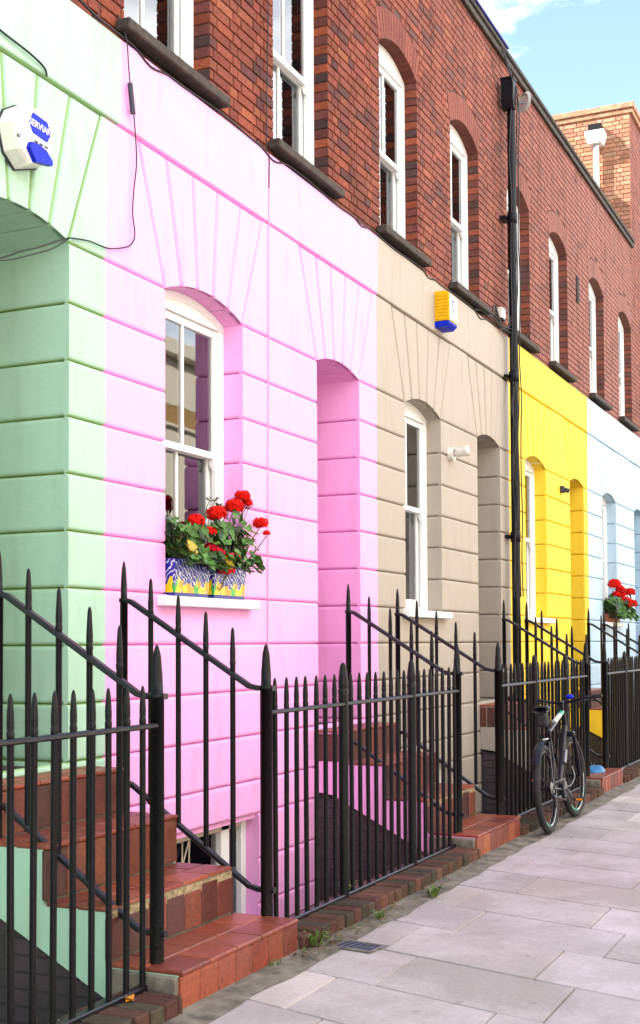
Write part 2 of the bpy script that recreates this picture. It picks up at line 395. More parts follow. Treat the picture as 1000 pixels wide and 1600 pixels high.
def brick_field(mb, O, U, u0, u1, z0, z1, holes, Nn=(0, -1, 0), dull=lambda u: 0, course=.075, h=.011):
    """flemish-bond bricks laid over a mortar bed; holes(za) -> list of (ulo, uhi) bars at that height"""
    V = (0, 0, 1); k = 0; z = z0
    while z < z1-.02:
        za, zb = z+.0045, min(z+course, z1)-.0045
        u = u0 - (.16 if k % 2 else 0) - .02; i = 0
        ha, hb = holes(za), holes(zb)
        hs = []
        for j in range(max(len(ha), len(hb))):
            hs.append((ha[j], hb[j]))
        while u < u1:
            L = .215 if (i+k) % 2 == 0 else .1025
            a, b = max(u, u0), min(u+L, u1)
            u += L+.010; i += 1
            if b-a < .02: continue
            segs = [((a, a), (b, b))]
            for (A, B) in hs:
                if A is None and B is None: continue
                if A is None: A = B
                if B is None: B = A
                new = []
                for (l, r) in segs:
                    if max(r) <= min(A[0], B[0]) or min(l) >= max(A[1], B[1]): new.append((l, r)); continue
                    r1 = (min(r[0], A[0]), min(r[1], B[0])); l2 = (max(l[0], A[1]), max(l[1], B[1]))
                    if r1[0]-l[0] > .012 and r1[1]-l[1] > .012: new.append((l, r1))
                    if r[0]-l2[0] > .012 and r[1]-l2[1] > .012: new.append((l2, r))
                segs = new
            for l, r in segs:
                d = dull((a+b)/2); j = random.uniform(-.0015, .0015)
                mb.block([(l[0], za+j), (r[0], za+j), (r[1], zb+j), (l[1], zb+j)], [.004]*4, O, U, V, Nn, h+random.uniform(-.002, .002), 'brick', col=brick_col(d))
        z += course; k += 1

def with_holes(mb, x0, x1, z0, z1, opens, y, m, depth=0):
    """flat wall sheet in the plane y with arched openings (xl, xr, zlo, zs, rise)"""
    xs = sorted(set([x0, x1]+[o[0] for o in opens]+[o[1] for o in opens]))
    for a, b in zip(xs[:-1], xs[1:]):
        col = [o for o in opens if o[0] <= a+1e-6 and o[1] >= b-1e-6]
        zc = z0
        for o in sorted(col, key=lambda o: o[2]):
            if o[2] > zc: mb.face([(a, y, zc), (b, y, zc), (b, y, o[2]), (a, y, o[2])], m)
            if o[4] > 0:
                ap = arch_pts(o[0], o[1], o[3], o[4]); ztop = o[3]+o[4]
                for (p, q) in zip(ap[:-1], ap[1:]): mb.face([(p[0], y, p[1]), (q[0], y, q[1]), (q[0], y, ztop), (p[0], y, ztop)], m)
                zc = ztop
            else: zc = o[3]
        if z1 > zc: mb.face([(a, y, zc), (b, y, zc), (b, y, z1), (a, y, z1)], m)

ARRIS = ((.16, .55), (.34, .80), (.62, .95), (1, 1))
def stucco(name, hx0, hx1, win, door, key, parent, bandx=None):
    """rusticated ground floor: every stone a chamfered block, voussoirs fanned over the openings"""
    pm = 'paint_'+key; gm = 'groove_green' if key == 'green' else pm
    mb = MB(); O = (0, TH, 0); U = (1, 0, 0); V = (0, 0, 1); Nn = (0, -1, 0)
    bw = (win[0]-.32, win[1]+.22, WALLBOT+1.05, Z(-1.19), 0)
    opens = [(win[0], win[1], SILL_LO, SPRING, .095), (door[0], door[1], THRESH, SPRING, .07)]
    bopens = [bw]
    # behind: with the basement window hole too (columns differ, so lay it in two bands)
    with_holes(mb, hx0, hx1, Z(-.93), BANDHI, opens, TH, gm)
    with_holes(mb, hx0, hx1, WALLBOT, Z(-.93), bopens, TH, pm)
    # courses
    for za, zb in zip(JOINTS[:-1], JOINTS[1:]):
        zm = (za+zb)/2; cuts = []
        for o in opens:
            if o[2] < zm < SPRING+.01: cuts.append((o[0], o[1]))
        if bw[2] < zm < bw[3]: cuts.append((bw[0], bw[1]))
        cuts.sort(); xs = [hx0]
        for c in cuts: xs += [c[0], c[1]]
        xs.append(hx1)
        for i in range(0, len(xs), 2):
            a, b = xs[i], xs[i+1]
            if b-a < .02: continue
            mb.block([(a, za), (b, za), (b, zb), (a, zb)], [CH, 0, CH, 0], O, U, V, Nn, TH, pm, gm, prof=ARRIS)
    # fans
    def fan(o, nv, kind):
        xl, xr, _, zs, rise = o; c = (xl+xr)/2; hw = (xr-xl)/2
        tops = [c+s for s in ((-.80, -.48, -.16, .16, .48, .80) if kind == 'win' else (-.72, -.43, -.145, .145, .43, .72))]
        bots = [c+hw*s for s in (-1, -.60, -.2, .2, .6, 1)]
        tops[0] = max(tops[0], hx0); tops[-1] = min(tops[-1], hx1)
        for i in range(5):
            a, b = bots[i], bots[i+1]; k = 4
            pb = [(a+(b-a)*j/k, arch_z(a+(b-a)*j/k, xl, xr, zs, rise)) for j in range(k+1)]
            poly = pb+[(tops[i+1], BANDLO), (tops[i], BANDLO)]
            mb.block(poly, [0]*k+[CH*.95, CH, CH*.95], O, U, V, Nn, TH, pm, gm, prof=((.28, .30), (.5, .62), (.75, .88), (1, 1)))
        return tops, bots
    tw, bwn = fan(opens[0], 5, 'win'); td, bd = fan(opens[1], 5, 'door')
    for poly in ([(hx0, SPRING), (bwn[0], SPRING), (tw[0], BANDLO), (hx0, BANDLO)],
                 [(bwn[-1], SPRING), (bd[0], SPRING), (td[0], BANDLO), (tw[-1], BANDLO)],
                 [(bd[-1], SPRING), (hx1, SPRING), (hx1, BANDLO), (td[-1], BANDLO)]):
        first = poly[0][0] == hx0; last = poly[1][0] == hx1
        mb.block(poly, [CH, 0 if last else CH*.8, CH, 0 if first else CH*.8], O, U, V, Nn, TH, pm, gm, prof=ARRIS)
    # plain band above
    bx0, bx1 = bandx or (hx0, hx1)
    mb.block([(bx0, BANDLO), (bx1, BANDLO), (bx1, BANDHI), (bx0, BANDHI)], [CH*.6, 0, 0, 0], O, U, V, Nn, TH+.008, pm, gm, prof=ARRIS)
    mb.face([(bx0, -.008, BANDHI), (bx1, -.008, BANDHI), (bx1, .06, BANDHI), (bx0, .06, BANDHI)], 'stone')
    # reveals and soffits
    for o, d, zlo in ((opens[0], .17, SILL_LO), (opens[1], .70, THRESH)):
        xl, xr, _, zs, rise = o
        for sx, x in ((-1, xr), (1, xl)):
            UU = (0, 1, 0) if sx < 0 else (0, -1, 0)
            Nj = (sx, 0, 0); xo = x-sx*TH
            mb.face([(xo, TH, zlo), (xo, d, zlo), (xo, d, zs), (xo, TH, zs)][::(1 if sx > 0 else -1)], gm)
            for za, zb in zip(JOINTS[:-1], JOINTS[1:]):
                if zb <= zlo+.01: continue
                a, b = max(za, zlo), zb
                u0, u1 = (TH, d) if sx < 0 else (-d, -TH)
                ins = [CH if za >= zlo else 0, 0, 0 if abs(zb-SPRING) < .01 else CH, 0]
                ins[3 if sx < 0 else 1] = .0
                mb.block([(u0, a), (u1, a), (u1, b), (u0, b)], ins, (xo, 0, 0), UU, V, Nj, TH, pm, gm, prof=ARRIS)
        c = (xl+xr)/2; hw = (xr-xl)/2
        for s0, s1 in zip((-1, -.6, -.2, .2, .6), (-.6, -.2, .2, .6, 1)):
            k = 4
            for j in range(k):
                xa = c+hw*(s0+(s1-s0)*j/k); xb = c+hw*(s0+(s1-s0)*(j+1)/k)
                g0 = .006 if j == 0 and s0 > -1 else 0
                if g0:
                    mb.face([(xa-.004, 0, arch_z(xa, xl, xr, zs, rise)+.012), (xa+g0, 0, arch_z(xa, xl, xr, zs, rise)), (xa+g0, d, arch_z(xa, xl, xr, zs, rise)), (xa-.004, d, arch_z(xa, xl, xr, zs, rise)+.012)], gm)
                mb.face([(xa+g0, 0, arch_z(xa+g0, xl, xr, zs, rise)), (xa+g0, d, arch_z(xa+g0, xl, xr, zs, rise)), (xb, d, arch_z(xb, xl, xr, zs, rise)), (xb, 0, arch_z(xb, xl, xr, zs, rise))], pm)
    # basement opening reveals
    xl, xr, zl, zh = bw[0], bw[1], bw[2], bw[3]
    mb.box((xl, TH+.002, zh), (xr, .2, zh+.02), 'cream_paint', skip=('+z',))
    mb.face([(xr, TH, zl), (xr, .2, zl), (xr, .2, zh), (xr, TH, zh)], pm)
    mb.face([(xl, TH, zl), (xl, TH, zh), (xl, .2, zh), (xl, .2, zl)], pm)
    mb.face([(xl, 0, zl), (xr, 0, zl), (xr, .2, zl), (xl, .2, zl)], pm)
    return mb.build('stucco_wall', parent), bw

# ------------------------------------------------------------------ sash windows
def sash_window(parent, xl, xr, zlo, zs, rise, yf, meet, curtain=None, frame_m='white_paint', nobar=False):
    """white vertical-sliding sash in an arched opening; frame is the part, sashes, glass, curtain its sub-parts"""
    J = .062; head = zs-.045
    mb = MB()
    for a, b in ((xl, xl+J), (xr-J, xr)):
        mb.box((a, yf, zlo), (b, yf+.13, head-.0005), frame_m, ch=.004)
    for a, b in ((xl+J, xl+J+.022), (xr-J-.022, xr-J)):      # staff beads
        mb.box((a, yf+.016, zlo), (b, yf+.05, head), frame_m, ch=.003)
    # arched head, filled down to a straight bottom edge
    n = 14; ap = arch_pts(xl+.001, xr-.001, zs-.001, rise, n)
    for p, q in zip(ap[:-1], ap[1:]):
        mb.face([(p[0], yf, head), (q[0], yf, head), (q[0], yf, q[1]), (p[0], yf, p[1])], frame_m)
        mb.face([(p[0], yf, p[1]), (q[0], yf, q[1]), (q[0], yf+.13, q[1]), (p[0], yf+.13, p[1])], frame_m)
    ap2 = arch_pts(xl+J+.03, xr-J-.03, zs-.018, rise*.75, n)   # raised moulding line
    for p, q in zip(ap2[:-1], ap2[1:]):
        mb.prism([(p[0], p[1]-.012), (q[0], q[1]-.012), (q[0], q[1]), (p[0], p[1])], (0, yf, 0), (1, 0, 0), (0, 0, 1), (0, -.008, 0), frame_m)
    mb.face([(xl, yf, head), (xl, yf+.13, head), (xr, yf+.13, head), (xr, yf, head)], frame_m)
    mb.box((xl+J, yf-.01, zlo), (xr-J, yf+.12, zlo+.045), frame_m, ch=.006)
    fr = mb.build('window', parent)
    a, b = xl+J+.004, xr-J-.004; c = (a+b)/2
    def sash(z0, z1, y, bot, top, horns):
        s = MB(); S = .045
        s.box((a, y, z0), (a+S, y+.04, z1), 'white_paint', ch=.003); s.box((b-S, y, z0), (b, y+.04, z1), 'white_paint', ch=.003)
        s.box((a+S, y+.001, z0), (b-S, y+.039, z0+bot), 'white_paint', ch=.003); s.box((a+S, y+.001, z1-top), (b-S, y+.039, z1), 'white_paint', ch=.003)
        if not nobar: s.box((c-.012, y+.004, z0+bot), (c+.012, y+.036, z1-top), 'white_paint', ch=.003)
        if horns:
            for q0, q1 in ((a, a+S), (b-S, b)):
                s.prism([(0, 0), (0, -.075), (.012, -.075), (.03, -.045), (.04, 0)], (q0, y, z0), (0, 1, 0), (0, 0, 1), (q1-q0, 0, 0), 'white_paint')
        s.build('sash', fr)
        g = MB(); g.box((a+S-.005, y+.017, z0+bot-.005), (b-S+.005, y+.022, z1-top+.005), 'glass')
        g.build('pane', fr)
    sash(meet-.02, head-.002, yf+.022, .045, .05, True)
    sash(zlo+.047, meet+.02, yf+.066, .075, .04, False)
    k = MB()    # the dark room behind
    k.box((xl-.25, yf+.14, zlo-.15), (xr+.25, yf+1.5, zs+rise+.1), 'room', skip=('-y',))
    k.face([(xl-.25, yf+.14, zlo-.15), (xl, yf+.14, zlo-.15), (xl, yf+.14, zs+rise+.1), (xl-.25, yf+.14, zs+rise+.1)], 'room')
    k.face([(xr, yf+.14, zlo-.15), (xr+.25, yf+.14, zlo-.15), (xr+.25, yf+.14, zs+rise+.1), (xr, yf+.14, zs+rise+.1)], 'room')
    k.build('room', fr)
    if curtain:
        cu = MB(); u0, u1 = curtain; n = 44; P = []
        for i in range(n+1):
            x = xl+(xr-xl)*(u0+(u1-u0)*i/n); P.append((x, yf+.22+.022*math.sin(i*1.15)+.01*math.sin(i*.37)))
        for p, q in zip(P[:-1], P[1:]):
            cu.face([(p[0], p[1], zlo), (q[0], q[1], zlo), (q[0], q[1], zs+.02), (p[0], p[1], zs+.02)], 'curtain', smooth=True)
        cu.build('curtain', fr)
    return fr

# ------------------------------------------------------------------ houses
LABEL = {
 'green': 'mint green painted house with a deep arched doorway at the near end of the terrace',
 'pink': 'pale pink painted house with painted flower pots on its window sill',
 'beige': 'beige painted house between the pink and the yellow house',
 'yellow': 'bright yellow painted house just beyond the black downpipe',
 'blue': 'pale blue painted house with a terracotta flower box at its window',
}
DOORC = {'green': (.02, .10, .06), 'pink': (.30, .06, .22), 'beige': (.06, .05, .05), 'yellow': (.05, .05, .07), 'blue': (.03, .07, .2)}
def brick_wall(x0, x1, wins, parent, ztop=ROOF, z0=BANDHI, y=.030, ring=.26):
    mb = MB(); bed = y+.011
    ops = [(a, b, U_SILL-.02, U_SPRING, .135) for a, b in wins]
    with_holes(mb, x0, x1, z0-.02, ztop, ops, bed, 'mortar')
    def holes(z):
        out = []
        for xl, xr, zl, zs, rise in ops:
            if z < Z(3.47) or z > zs+ring+rise: out.append(None); continue
            if z < zs: out.append((xl, xr))
            elif z <= zs+ring:
                k = .085*(z-zs)/ring; out.append((xl-k, xr+k))
            else:
                f = math.sqrt(max(0, 1-(z-zs-ring)/rise)); c = (xl+xr)/2; hw = ((xr-xl)/2+.085)*f; out.append((c-hw, c+hw))
        return out
    dull = lambda u: min(.75, max(0, (u-9)/13))  # bricks fade with distance: haze put into their colour
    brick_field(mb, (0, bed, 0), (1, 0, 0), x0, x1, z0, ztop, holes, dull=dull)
    D = .17
    for xl, xr, zl, zs, rise in ops:
        # gauged soldier arch
        n = 15; c = (xl+xr)/2; hw = (xr-xl)/2
        for i in range(n):
            t0, t1 = -1+2*i/n, -1+2*(i+1)/n; g = .006
            def P(t, o):
                x = c+(hw+.085*o)*t; z = zs+rise*(1-t*t)+ring*o
                return (x, z)
            a, b = P(t0+g, 0), P(t1-g, 0); e, f = P(t1-g, 1), P(t0+g, 1)
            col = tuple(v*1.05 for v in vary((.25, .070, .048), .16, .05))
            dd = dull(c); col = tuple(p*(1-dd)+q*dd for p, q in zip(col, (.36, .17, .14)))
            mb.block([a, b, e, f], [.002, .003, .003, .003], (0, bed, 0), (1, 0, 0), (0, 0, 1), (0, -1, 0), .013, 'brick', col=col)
            dk = tuple(v*.75 for v in col)  # undersides darker than the fronts: shade put into the brick colour
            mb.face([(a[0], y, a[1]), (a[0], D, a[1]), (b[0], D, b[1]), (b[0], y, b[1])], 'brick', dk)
        ap = arch_pts(xl, xr, zs+.012, rise, n)
        for p, q in zip(ap[:-1], ap[1:]): mb.face([(p[0], bed, p[1]), (p[0], D, p[1]), (q[0], D, q[1]), (q[0], bed, q[1])], 'mortar')
        # jambs, one brick per course, reds and burnt headers by turns
        k = 0; z = BANDHI
        while z < zs:
            a, b = max(z+.004, zl), min(z+.075-.004, zs)
            if b-a > .02:
                for sx, x in ((-1, xr), (1, xl)):
                    cc = vary((.30, .072, .036), .2, .06) if (k % 2 == 0) else vary((.17, .052, .042), .25, .06)
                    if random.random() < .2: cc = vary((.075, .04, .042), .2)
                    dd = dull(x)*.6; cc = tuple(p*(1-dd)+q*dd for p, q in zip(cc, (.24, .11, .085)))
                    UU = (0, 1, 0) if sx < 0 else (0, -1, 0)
                    u0, u1 = (y+.001, D) if sx < 0 else (-D, -y-.001)
                    mb.block([(u0, a), (u1, a), (u1, b), (u0, b)], [.003, 0, .003, .0], (x-sx*.009, 0, 0), UU, (0, 0, 1), (sx, 0, 0), .009, 'brick', col=cc)
            z += .075; k += 1
        for sx, x in ((-1, xr), (1, xl)):
            mb.face([(x-sx*.009, bed-.004, zl), (x-sx*.009, D, zl), (x-sx*.009, D, zs), (x-sx*.009, bed-.004, zs)], 'mortar')
    return mb.build('brick_wall', parent)

def stone_sill(parent, xl, xr, zlo, zhi, proj, y1=.2, m='stone', over=.1):
    mb = MB()
    nx = max(6, int((xr-xl)/.12)); x0, x1 = xl-over, xr+over
    mb.box((x0, -proj, zlo), (x1, y1 if over == 0 else .025, zhi), m, ch=.008)
    if over: mb.box((xl+.001, .025, zlo+.004), (xr-.001, y1, zhi+.012), m)
    return mb.build('window_sill', parent)

FRONT = []
for key, x0, x1, win, door, ups in HOUSES:
    h = thing('terraced_house', LABEL[key], 'house', (x0, 0, 0), 'brick and painted terraced houses')
    class Off:      # parts are modelled in street coordinates; the house stands at its own corner
        pass
    FRONT.append((key, h))
    bandx = None
    if key == 'green': bandx = (x0, 6.00)
    if key == 'pink': bandx = (6.00, x1+.02)
    if key == 'beige': bandx = (x0+.02, x1)
    sw, bw = stucco(key, x0, x1, win, door, key, h, bandx)
    xt = x1 if key != 'blue' else 21.5
    brick_wall(x0, xt, ups, h)
    # lower window
    cur = {'pink': (.32, .98), 'beige': (.3, .95)}.get(key, (.1, .9))
    sash_window(h, win[0], win[1], SILL_LO, SPRING, .095, .145, Z(1.25), cur)
    s = MB(); s.box((win[0]-.10, -.075, Z(.222)), (win[1]+.10, .0, Z(.282)), 'white_paint' , ch=.006)
    s.box((win[0]+.001, .0, Z(.24)), (win[1]-.001, .16, Z(.284)), 'white_paint'); s.build('window_sill', h)
    for (a, b) in ups:
        sash_window(h, a, b, U_SILL, U_SPRING, .135, .150, Z(4.40), random.choice([(.35, .98), (.05, .4), (.4, .8)]))
        stone_sill(h, a, b, Z(3.508), Z(3.574), .072)
    # door, deep in its porch
    yd = .66
    m_, t_, p_ = mat('door_'+key); p_.inputs['Base Color'].default_value = rgba(DOORC[key]); p_.inputs['Roughness'].default_value = .25; M['door_'+key] = m_
    d = MB(); d.box((door[0]+.06, yd, THRESH+.01), (door[1]-.06, yd+.05, Z(1.38)), 'door_'+key)
    cx = (door[0]+door[1])/2
    for (a, b) in ((door[0]+.14, cx-.05), (cx+.05, door[1]-.14)):
        for (za, zb) in ((THRESH+.2, THRESH+.75), (THRESH+.95, Z(1.25))): d.block([(a, za), (b, za), (b, zb), (a, zb)], [.02]*4, (0, yd, 0), (1, 0, 0), (0, 0, 1), (0, -1, 0), .012, 'door_'+key)
    dr = d.build('door', h)
    k = MB(); k.lathe([(.006, -.03), (.025, -.02), (.03, 0), (.025, .02), (.006, .03)], (door[0]+.16, yd-.04, THRESH+.95), 'steel', 10); k.build('handle', dr)
    f = MB()
    for a, b in ((door[0], door[0]+.06), (door[1]-.06, door[1])): f.box((a, yd-.03, THRESH), (b, yd+.06, SPRING), 'white_paint')
    f.box((door[0]+.06, yd-.02, Z(1.38)), (door[1]-.06, yd+.05, Z(1.45)), 'white_paint')
    ap = arch_pts(door[0], door[1], SPRING, .07)
    for p, q in zip(ap[:-1], ap[1:]): f.face([(p[0], yd-.03, SPRING-.05), (q[0], yd-.03, SPRING-.05), (q[0], yd-.03, q[1]), (p[0], yd-.03, p[1])], 'white_paint')
    f.build('door_frame', h)
    g = MB(); g.face([(door[0]+.06, yd+.02, Z(1.45)), (door[1]-.06, yd+.02, Z(1.45)), (door[1]-.06, yd+.02, SPRING-.02), (door[0]+.06, yd+.02, SPRING-.02)], 'glass')
    g.build('fanlight', h)
    k = MB(); k.box((door[0], .0, THRESH-.02), (door[1], 1.2, THRESH), 'stone'); k.box((door[0]-.1, yd+.07, THRESH-.1), (door[1]+.1, yd+.9, SPRING+.2), 'room', skip=('-y',)); k.build('porch_floor', h)
    # basement window behind the area railings
    xl, xr, zl, zh = bw[:4]
    b_ = MB(); yb = .10
    for a, b in ((xl, xl+.07), (xr-.35, xr-.24), (xr-.07, xr)): b_.box((a, yb, zl), (b, yb+.08, zh), 'white_paint', ch=.004)
    b_.box((xl+.07, yb, zl), (xr-.07, yb+.079, zl+.06), 'white_paint', ch=.004); b_.box((xl+.07, yb, zh-.05), (xr-.07, yb+.079, zh), 'cream_paint', ch=.004)
    bo = b_.build('basement_window', h)
    g = MB(); g.box((xl+.07, yb+.04, zl+.06), (xr-.07, yb+.045, zh-.05), 'glass'); g.build('pane', bo)
    k = MB(); k.box((xl-.1, yb+.1, zl-.1), (xr+.1, yb+1.0, zh+.1), 'room', skip=('-y',)); k.build('room', bo)
    k = MB()
    for i in range(9):     # lattice grille inside the glass
        x = xl+.1+i*.085
        if x > xr-.42: break
        k.tube([(x, yb+.02, zl+.05), (x+.02, yb+.02, zh-.04)], .006, 'cream_paint', 5)
        if i % 2: k.tube([(x, yb+.015, zh-.22), (x+.09, yb+.015, zh-.06)], .006, 'cream_paint', 5); k.tube([(x, yb+.015, zh-.22), (x+.08, yb+.015, zh-.40)], .006, 'cream_paint', 5)
    k.build('grille', bo)
    # parapet coping, roof and the body that stands behind the facade
    c = MB(); c.box((x0, -.035, ROOF), (xt, .26, ROOF+.05), 'stone', ch=.008)
    c.box((x0, -.012, ROOF-.075), (xt, .028, ROOF-.004), 'stone', ch=.006)
    c.build('coping', h)
    if key in ('green', 'pink', 'beige'):
        c = MB(); c.box((x0, -.055, ROOF+.052), (xt, .24, ROOF+.075), 'fringe', ch=.004); c.build('fringe_strip', h)  # added blue strip imitating the lens colour fringe along the roof edge
    r = MB()
    r.prism([(.27, ROOF+.03), (4.4, Z(11.0)), (8.5, ROOF-.2)], (x0, 0, 0), (0, 1, 0), (0, 0, 1), (xt-x0, 0, 0), 'slate')
    rf = r.build('roof', h)
    bd = MB(); bd.box((x0, 2.2, -1.5), (xt, 8.2, ROOF), 'mortar', skip=('-y',)); bd.face([(x0, 2.2, -1.5), (x0, 2.2, ROOF), (xt, 2.2, ROOF), (xt, 2.2, -1.5)], 'mortar')
    bd.face([(x0, .2, ROOF), (xt, .2, ROOF), (xt, 2.3, ROOF), (x0, 2.3, ROOF)], 'slate')
    bd.build('rear_wall', h)

# the taller brick house at the end of the row, its flank in the sun
TW = thing('tower_house', 'tall brick house end rising above the roofline, sunlit flank with a white rainwater head', 'house', (21.5, 0, 0))
mb = MB(); ZT = Z(9.05)
mb.face([(21.5, .041, ROOF-.5), (21.5, 7, ROOF-.5), (21.5, 7, ZT), (21.5, .041, ZT)][::-1], 'mortar_sunlit')
SUNLIT_BRICKS = [(.56, .27, .155), (.60, .31, .185), (.53, .245, .145), (.58, .32, .20), (.50, .22, .13)]  # lighter brick and mortar for the flank: sunshine put into their colours
_old = BRICKS[:]; BRICKS[:] = SUNLIT_BRICKS
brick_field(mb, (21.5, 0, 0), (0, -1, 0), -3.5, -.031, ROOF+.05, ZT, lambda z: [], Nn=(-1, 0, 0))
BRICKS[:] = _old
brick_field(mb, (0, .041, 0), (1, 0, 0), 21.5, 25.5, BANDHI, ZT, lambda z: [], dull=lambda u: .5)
with_holes(mb, 21.5, 25.5, BANDHI, ZT, [], .0411, 'mortar')
mb.build('brick_wall', TW)
mb = MB(); mb.box((21.44, -.05, ZT), (25.5, 7.1, ZT+.10), 'coping_tile', ch=.01); mb.box((21.47, -.02, ZT-.08), (25.5, 7.05, ZT-.001), 'coping_tile', ch=.006); mb.build('coping', TW)
mb = MB(); mb.box((21.52, .2, ROOF-3), (25.4, 6.9, ZT-.01), 'mortar'); mb.build('rear_wall', TW)
mb = MB(); mb.box((22.3, TH, -1.5), (25.5, .2, BANDHI), 'paint_cream')
for za, zb in zip(JOINTS[:-1], JOINTS[1:]): mb.block([(22.3, za), (25.5, za), (25.5, zb), (22.3, zb)], [CH, 0, CH, 0], (0, TH, 0), (1, 0, 0), (0, 0, 1), (0, -1, 0), TH, 'paint_blue')
mb.block([(22.3, SPRING), (25.5, SPRING), (25.5, BANDLO), (22.3, BANDLO)], [CH, 0, CH, 0], (0, TH, 0), (1, 0, 0), (0, 0, 1), (0, -1, 0), TH, 'paint_blue')
mb.block([(22.3, BANDLO), (25.5, BANDLO), (25.5, BANDHI), (22.3, BANDHI)], [CH, 0, 0, 0], (0, TH, 0), (1, 0, 0), (0, 0, 1), (0, -1, 0), TH+.008, 'paint_blue')
mb.build('stucco_wall', TW)
mb = MB(); yy = .60
mb.tube([(21.38, yy-.02, ROOF), (21.38, yy-.02, Z(8.45))], .05, 'white_paint', 10)
pp = mb.build('rainwater_pipe', TW)
mb = MB(); hx = 21.37
mb.prism([(-.16, .02), (-.11, -.12), (.11, -.12), (.16, .02), (.16, .10), (-.16, .10)], (hx-.13, yy-.02, Z(8.58)), (0, 1, 0), (0, 0, 1), (.25, 0, 0), 'white_paint')
mb.box((hx-.10, yy-.13, Z(8.69)), (hx+.12, yy+.09, Z(8.80)), 'pipe')
mb.build('rainwater_head', TW)

# ------------------------------------------------------------------ ground
def ground():
    mb = MB()
    mb.face([(-60, -300, -.16), (400, -300, -.16), (400, -5.6, -.16), (-60, -5.6, -.16)], 'asphalt')
    o = struct(mb.build('road'))
    mb = MB()
    mb.face([(-60, .3, -1.62), (-60, -1.2, -1.62), (60, -1.2, -1.62), (60, .3, -1.62)], 'dark_earth')
    struct(mb.build('basement_area_floor'))
    mb = MB()
    mb.face([(-60, 8, -1.65), (400, 8, -1.65), (400, 300, -.2), (-60, 300, -.2)], 'dark_earth')
    struct(mb.build('ground'))
    mb = MB()
    # bed between the slabs, the rough strip along the plinth and the kerb
    mb.face([(-20, -5.3, -.012), (60, -5.3, -.012), (60, -1.25, -.012), (-20, -1.25, -.012)], 'joint')
    n = 160; prev = None
    for i in range(n+1):
        x = -4+26*i/n
        w = -1.43+.035*mnoise.noise(Vector((x*2.3, 0, 0)))+.02*mnoise.noise(Vector((x*9, 3, 0)))
        cur = (x, w)
        if prev: mb.face([(prev[0], prev[1], .004), (cur[0], cur[1], .004), (cur[0], -1.25, .016), (prev[0], -1.25, .016)], 'cement')
        prev = cur
    mb.box((-20, -5.55, -.16), (60, -5.30, .0), 'cement', ch=.015)
    # slabs in skewed courses
    SK = .30; xs = []; x = 5.29-.565*12
    random.seed(21)
    tones = [(.53, .46, .465), (.505, .435, .44), (.55, .475, .475), (.485, .42, .425), (.52, .45, .445), (.60, .525, .525)]
    i = -12
    while x < 30:
        w = .565+.02*math.sin(i*2.1)
        off = -1.825 if i % 2 == 0 else -1.62
        ys = [-1.40] + [off-.83*k for k in range(0, 6)]
        ys = [y for y in ys if y > -5.28]+[-5.28]
        for ya, yb in zip(ys[:-1], ys[1:]):
            g = .004
            X = lambda xx, y: xx+(y+1.845)*SK
            zt = random.uniform(-.002, .003); tl = random.uniform(-.002, .002)
            pts = [(X(x, yb)+g, yb+g), (X(x+w, yb)-g, yb+g), (X(x+w, ya)-g, ya-g), (X(x, ya)+g, ya-g)]
            c = vary(random.choice(tones), .04, .015)
            if random.random() < .10: c = tuple(v*1.18 for v in c)
            mb.block(pts, [.004]*4, (0, 0, -.012), (1, 0, 0), (0, 1, 0), (0, 0, 1), .012+zt, 'slab', col=c)
        x += w; i += 1
    struct(mb.build('pavement'))
ground()

# ------------------------------------------------------------------ brick plinths under the area railings
def plinth(x0, x1, label):
    mb = MB(); random.seed(int(x0*10))
    mb.box((x0, -1.255, -1.6), (x1, -.96, .060), 'cement', ch=.004)
    x = x0+.01
    while x < x1-.03:
        w = .105+random.uniform(-.004, .006); b = min(x+w, x1-.005)
        c = vary((.12, .055, .038), .3, .1)
        if random.random() < .4: c = vary((.075, .058, .04), .2)
        mb.box((x, -1.285+random.uniform(-.006, .008), -.01), (b-.010, -1.0, .084+random.uniform(-.006, .004)), 'brick', c, ch=.007)
        x += w
    o = mb.build('brick_plinth', loc=(x0, -1.1, 0)); tag(o, label, 'low wall', 'brick kerb plinths below the railings'); return o

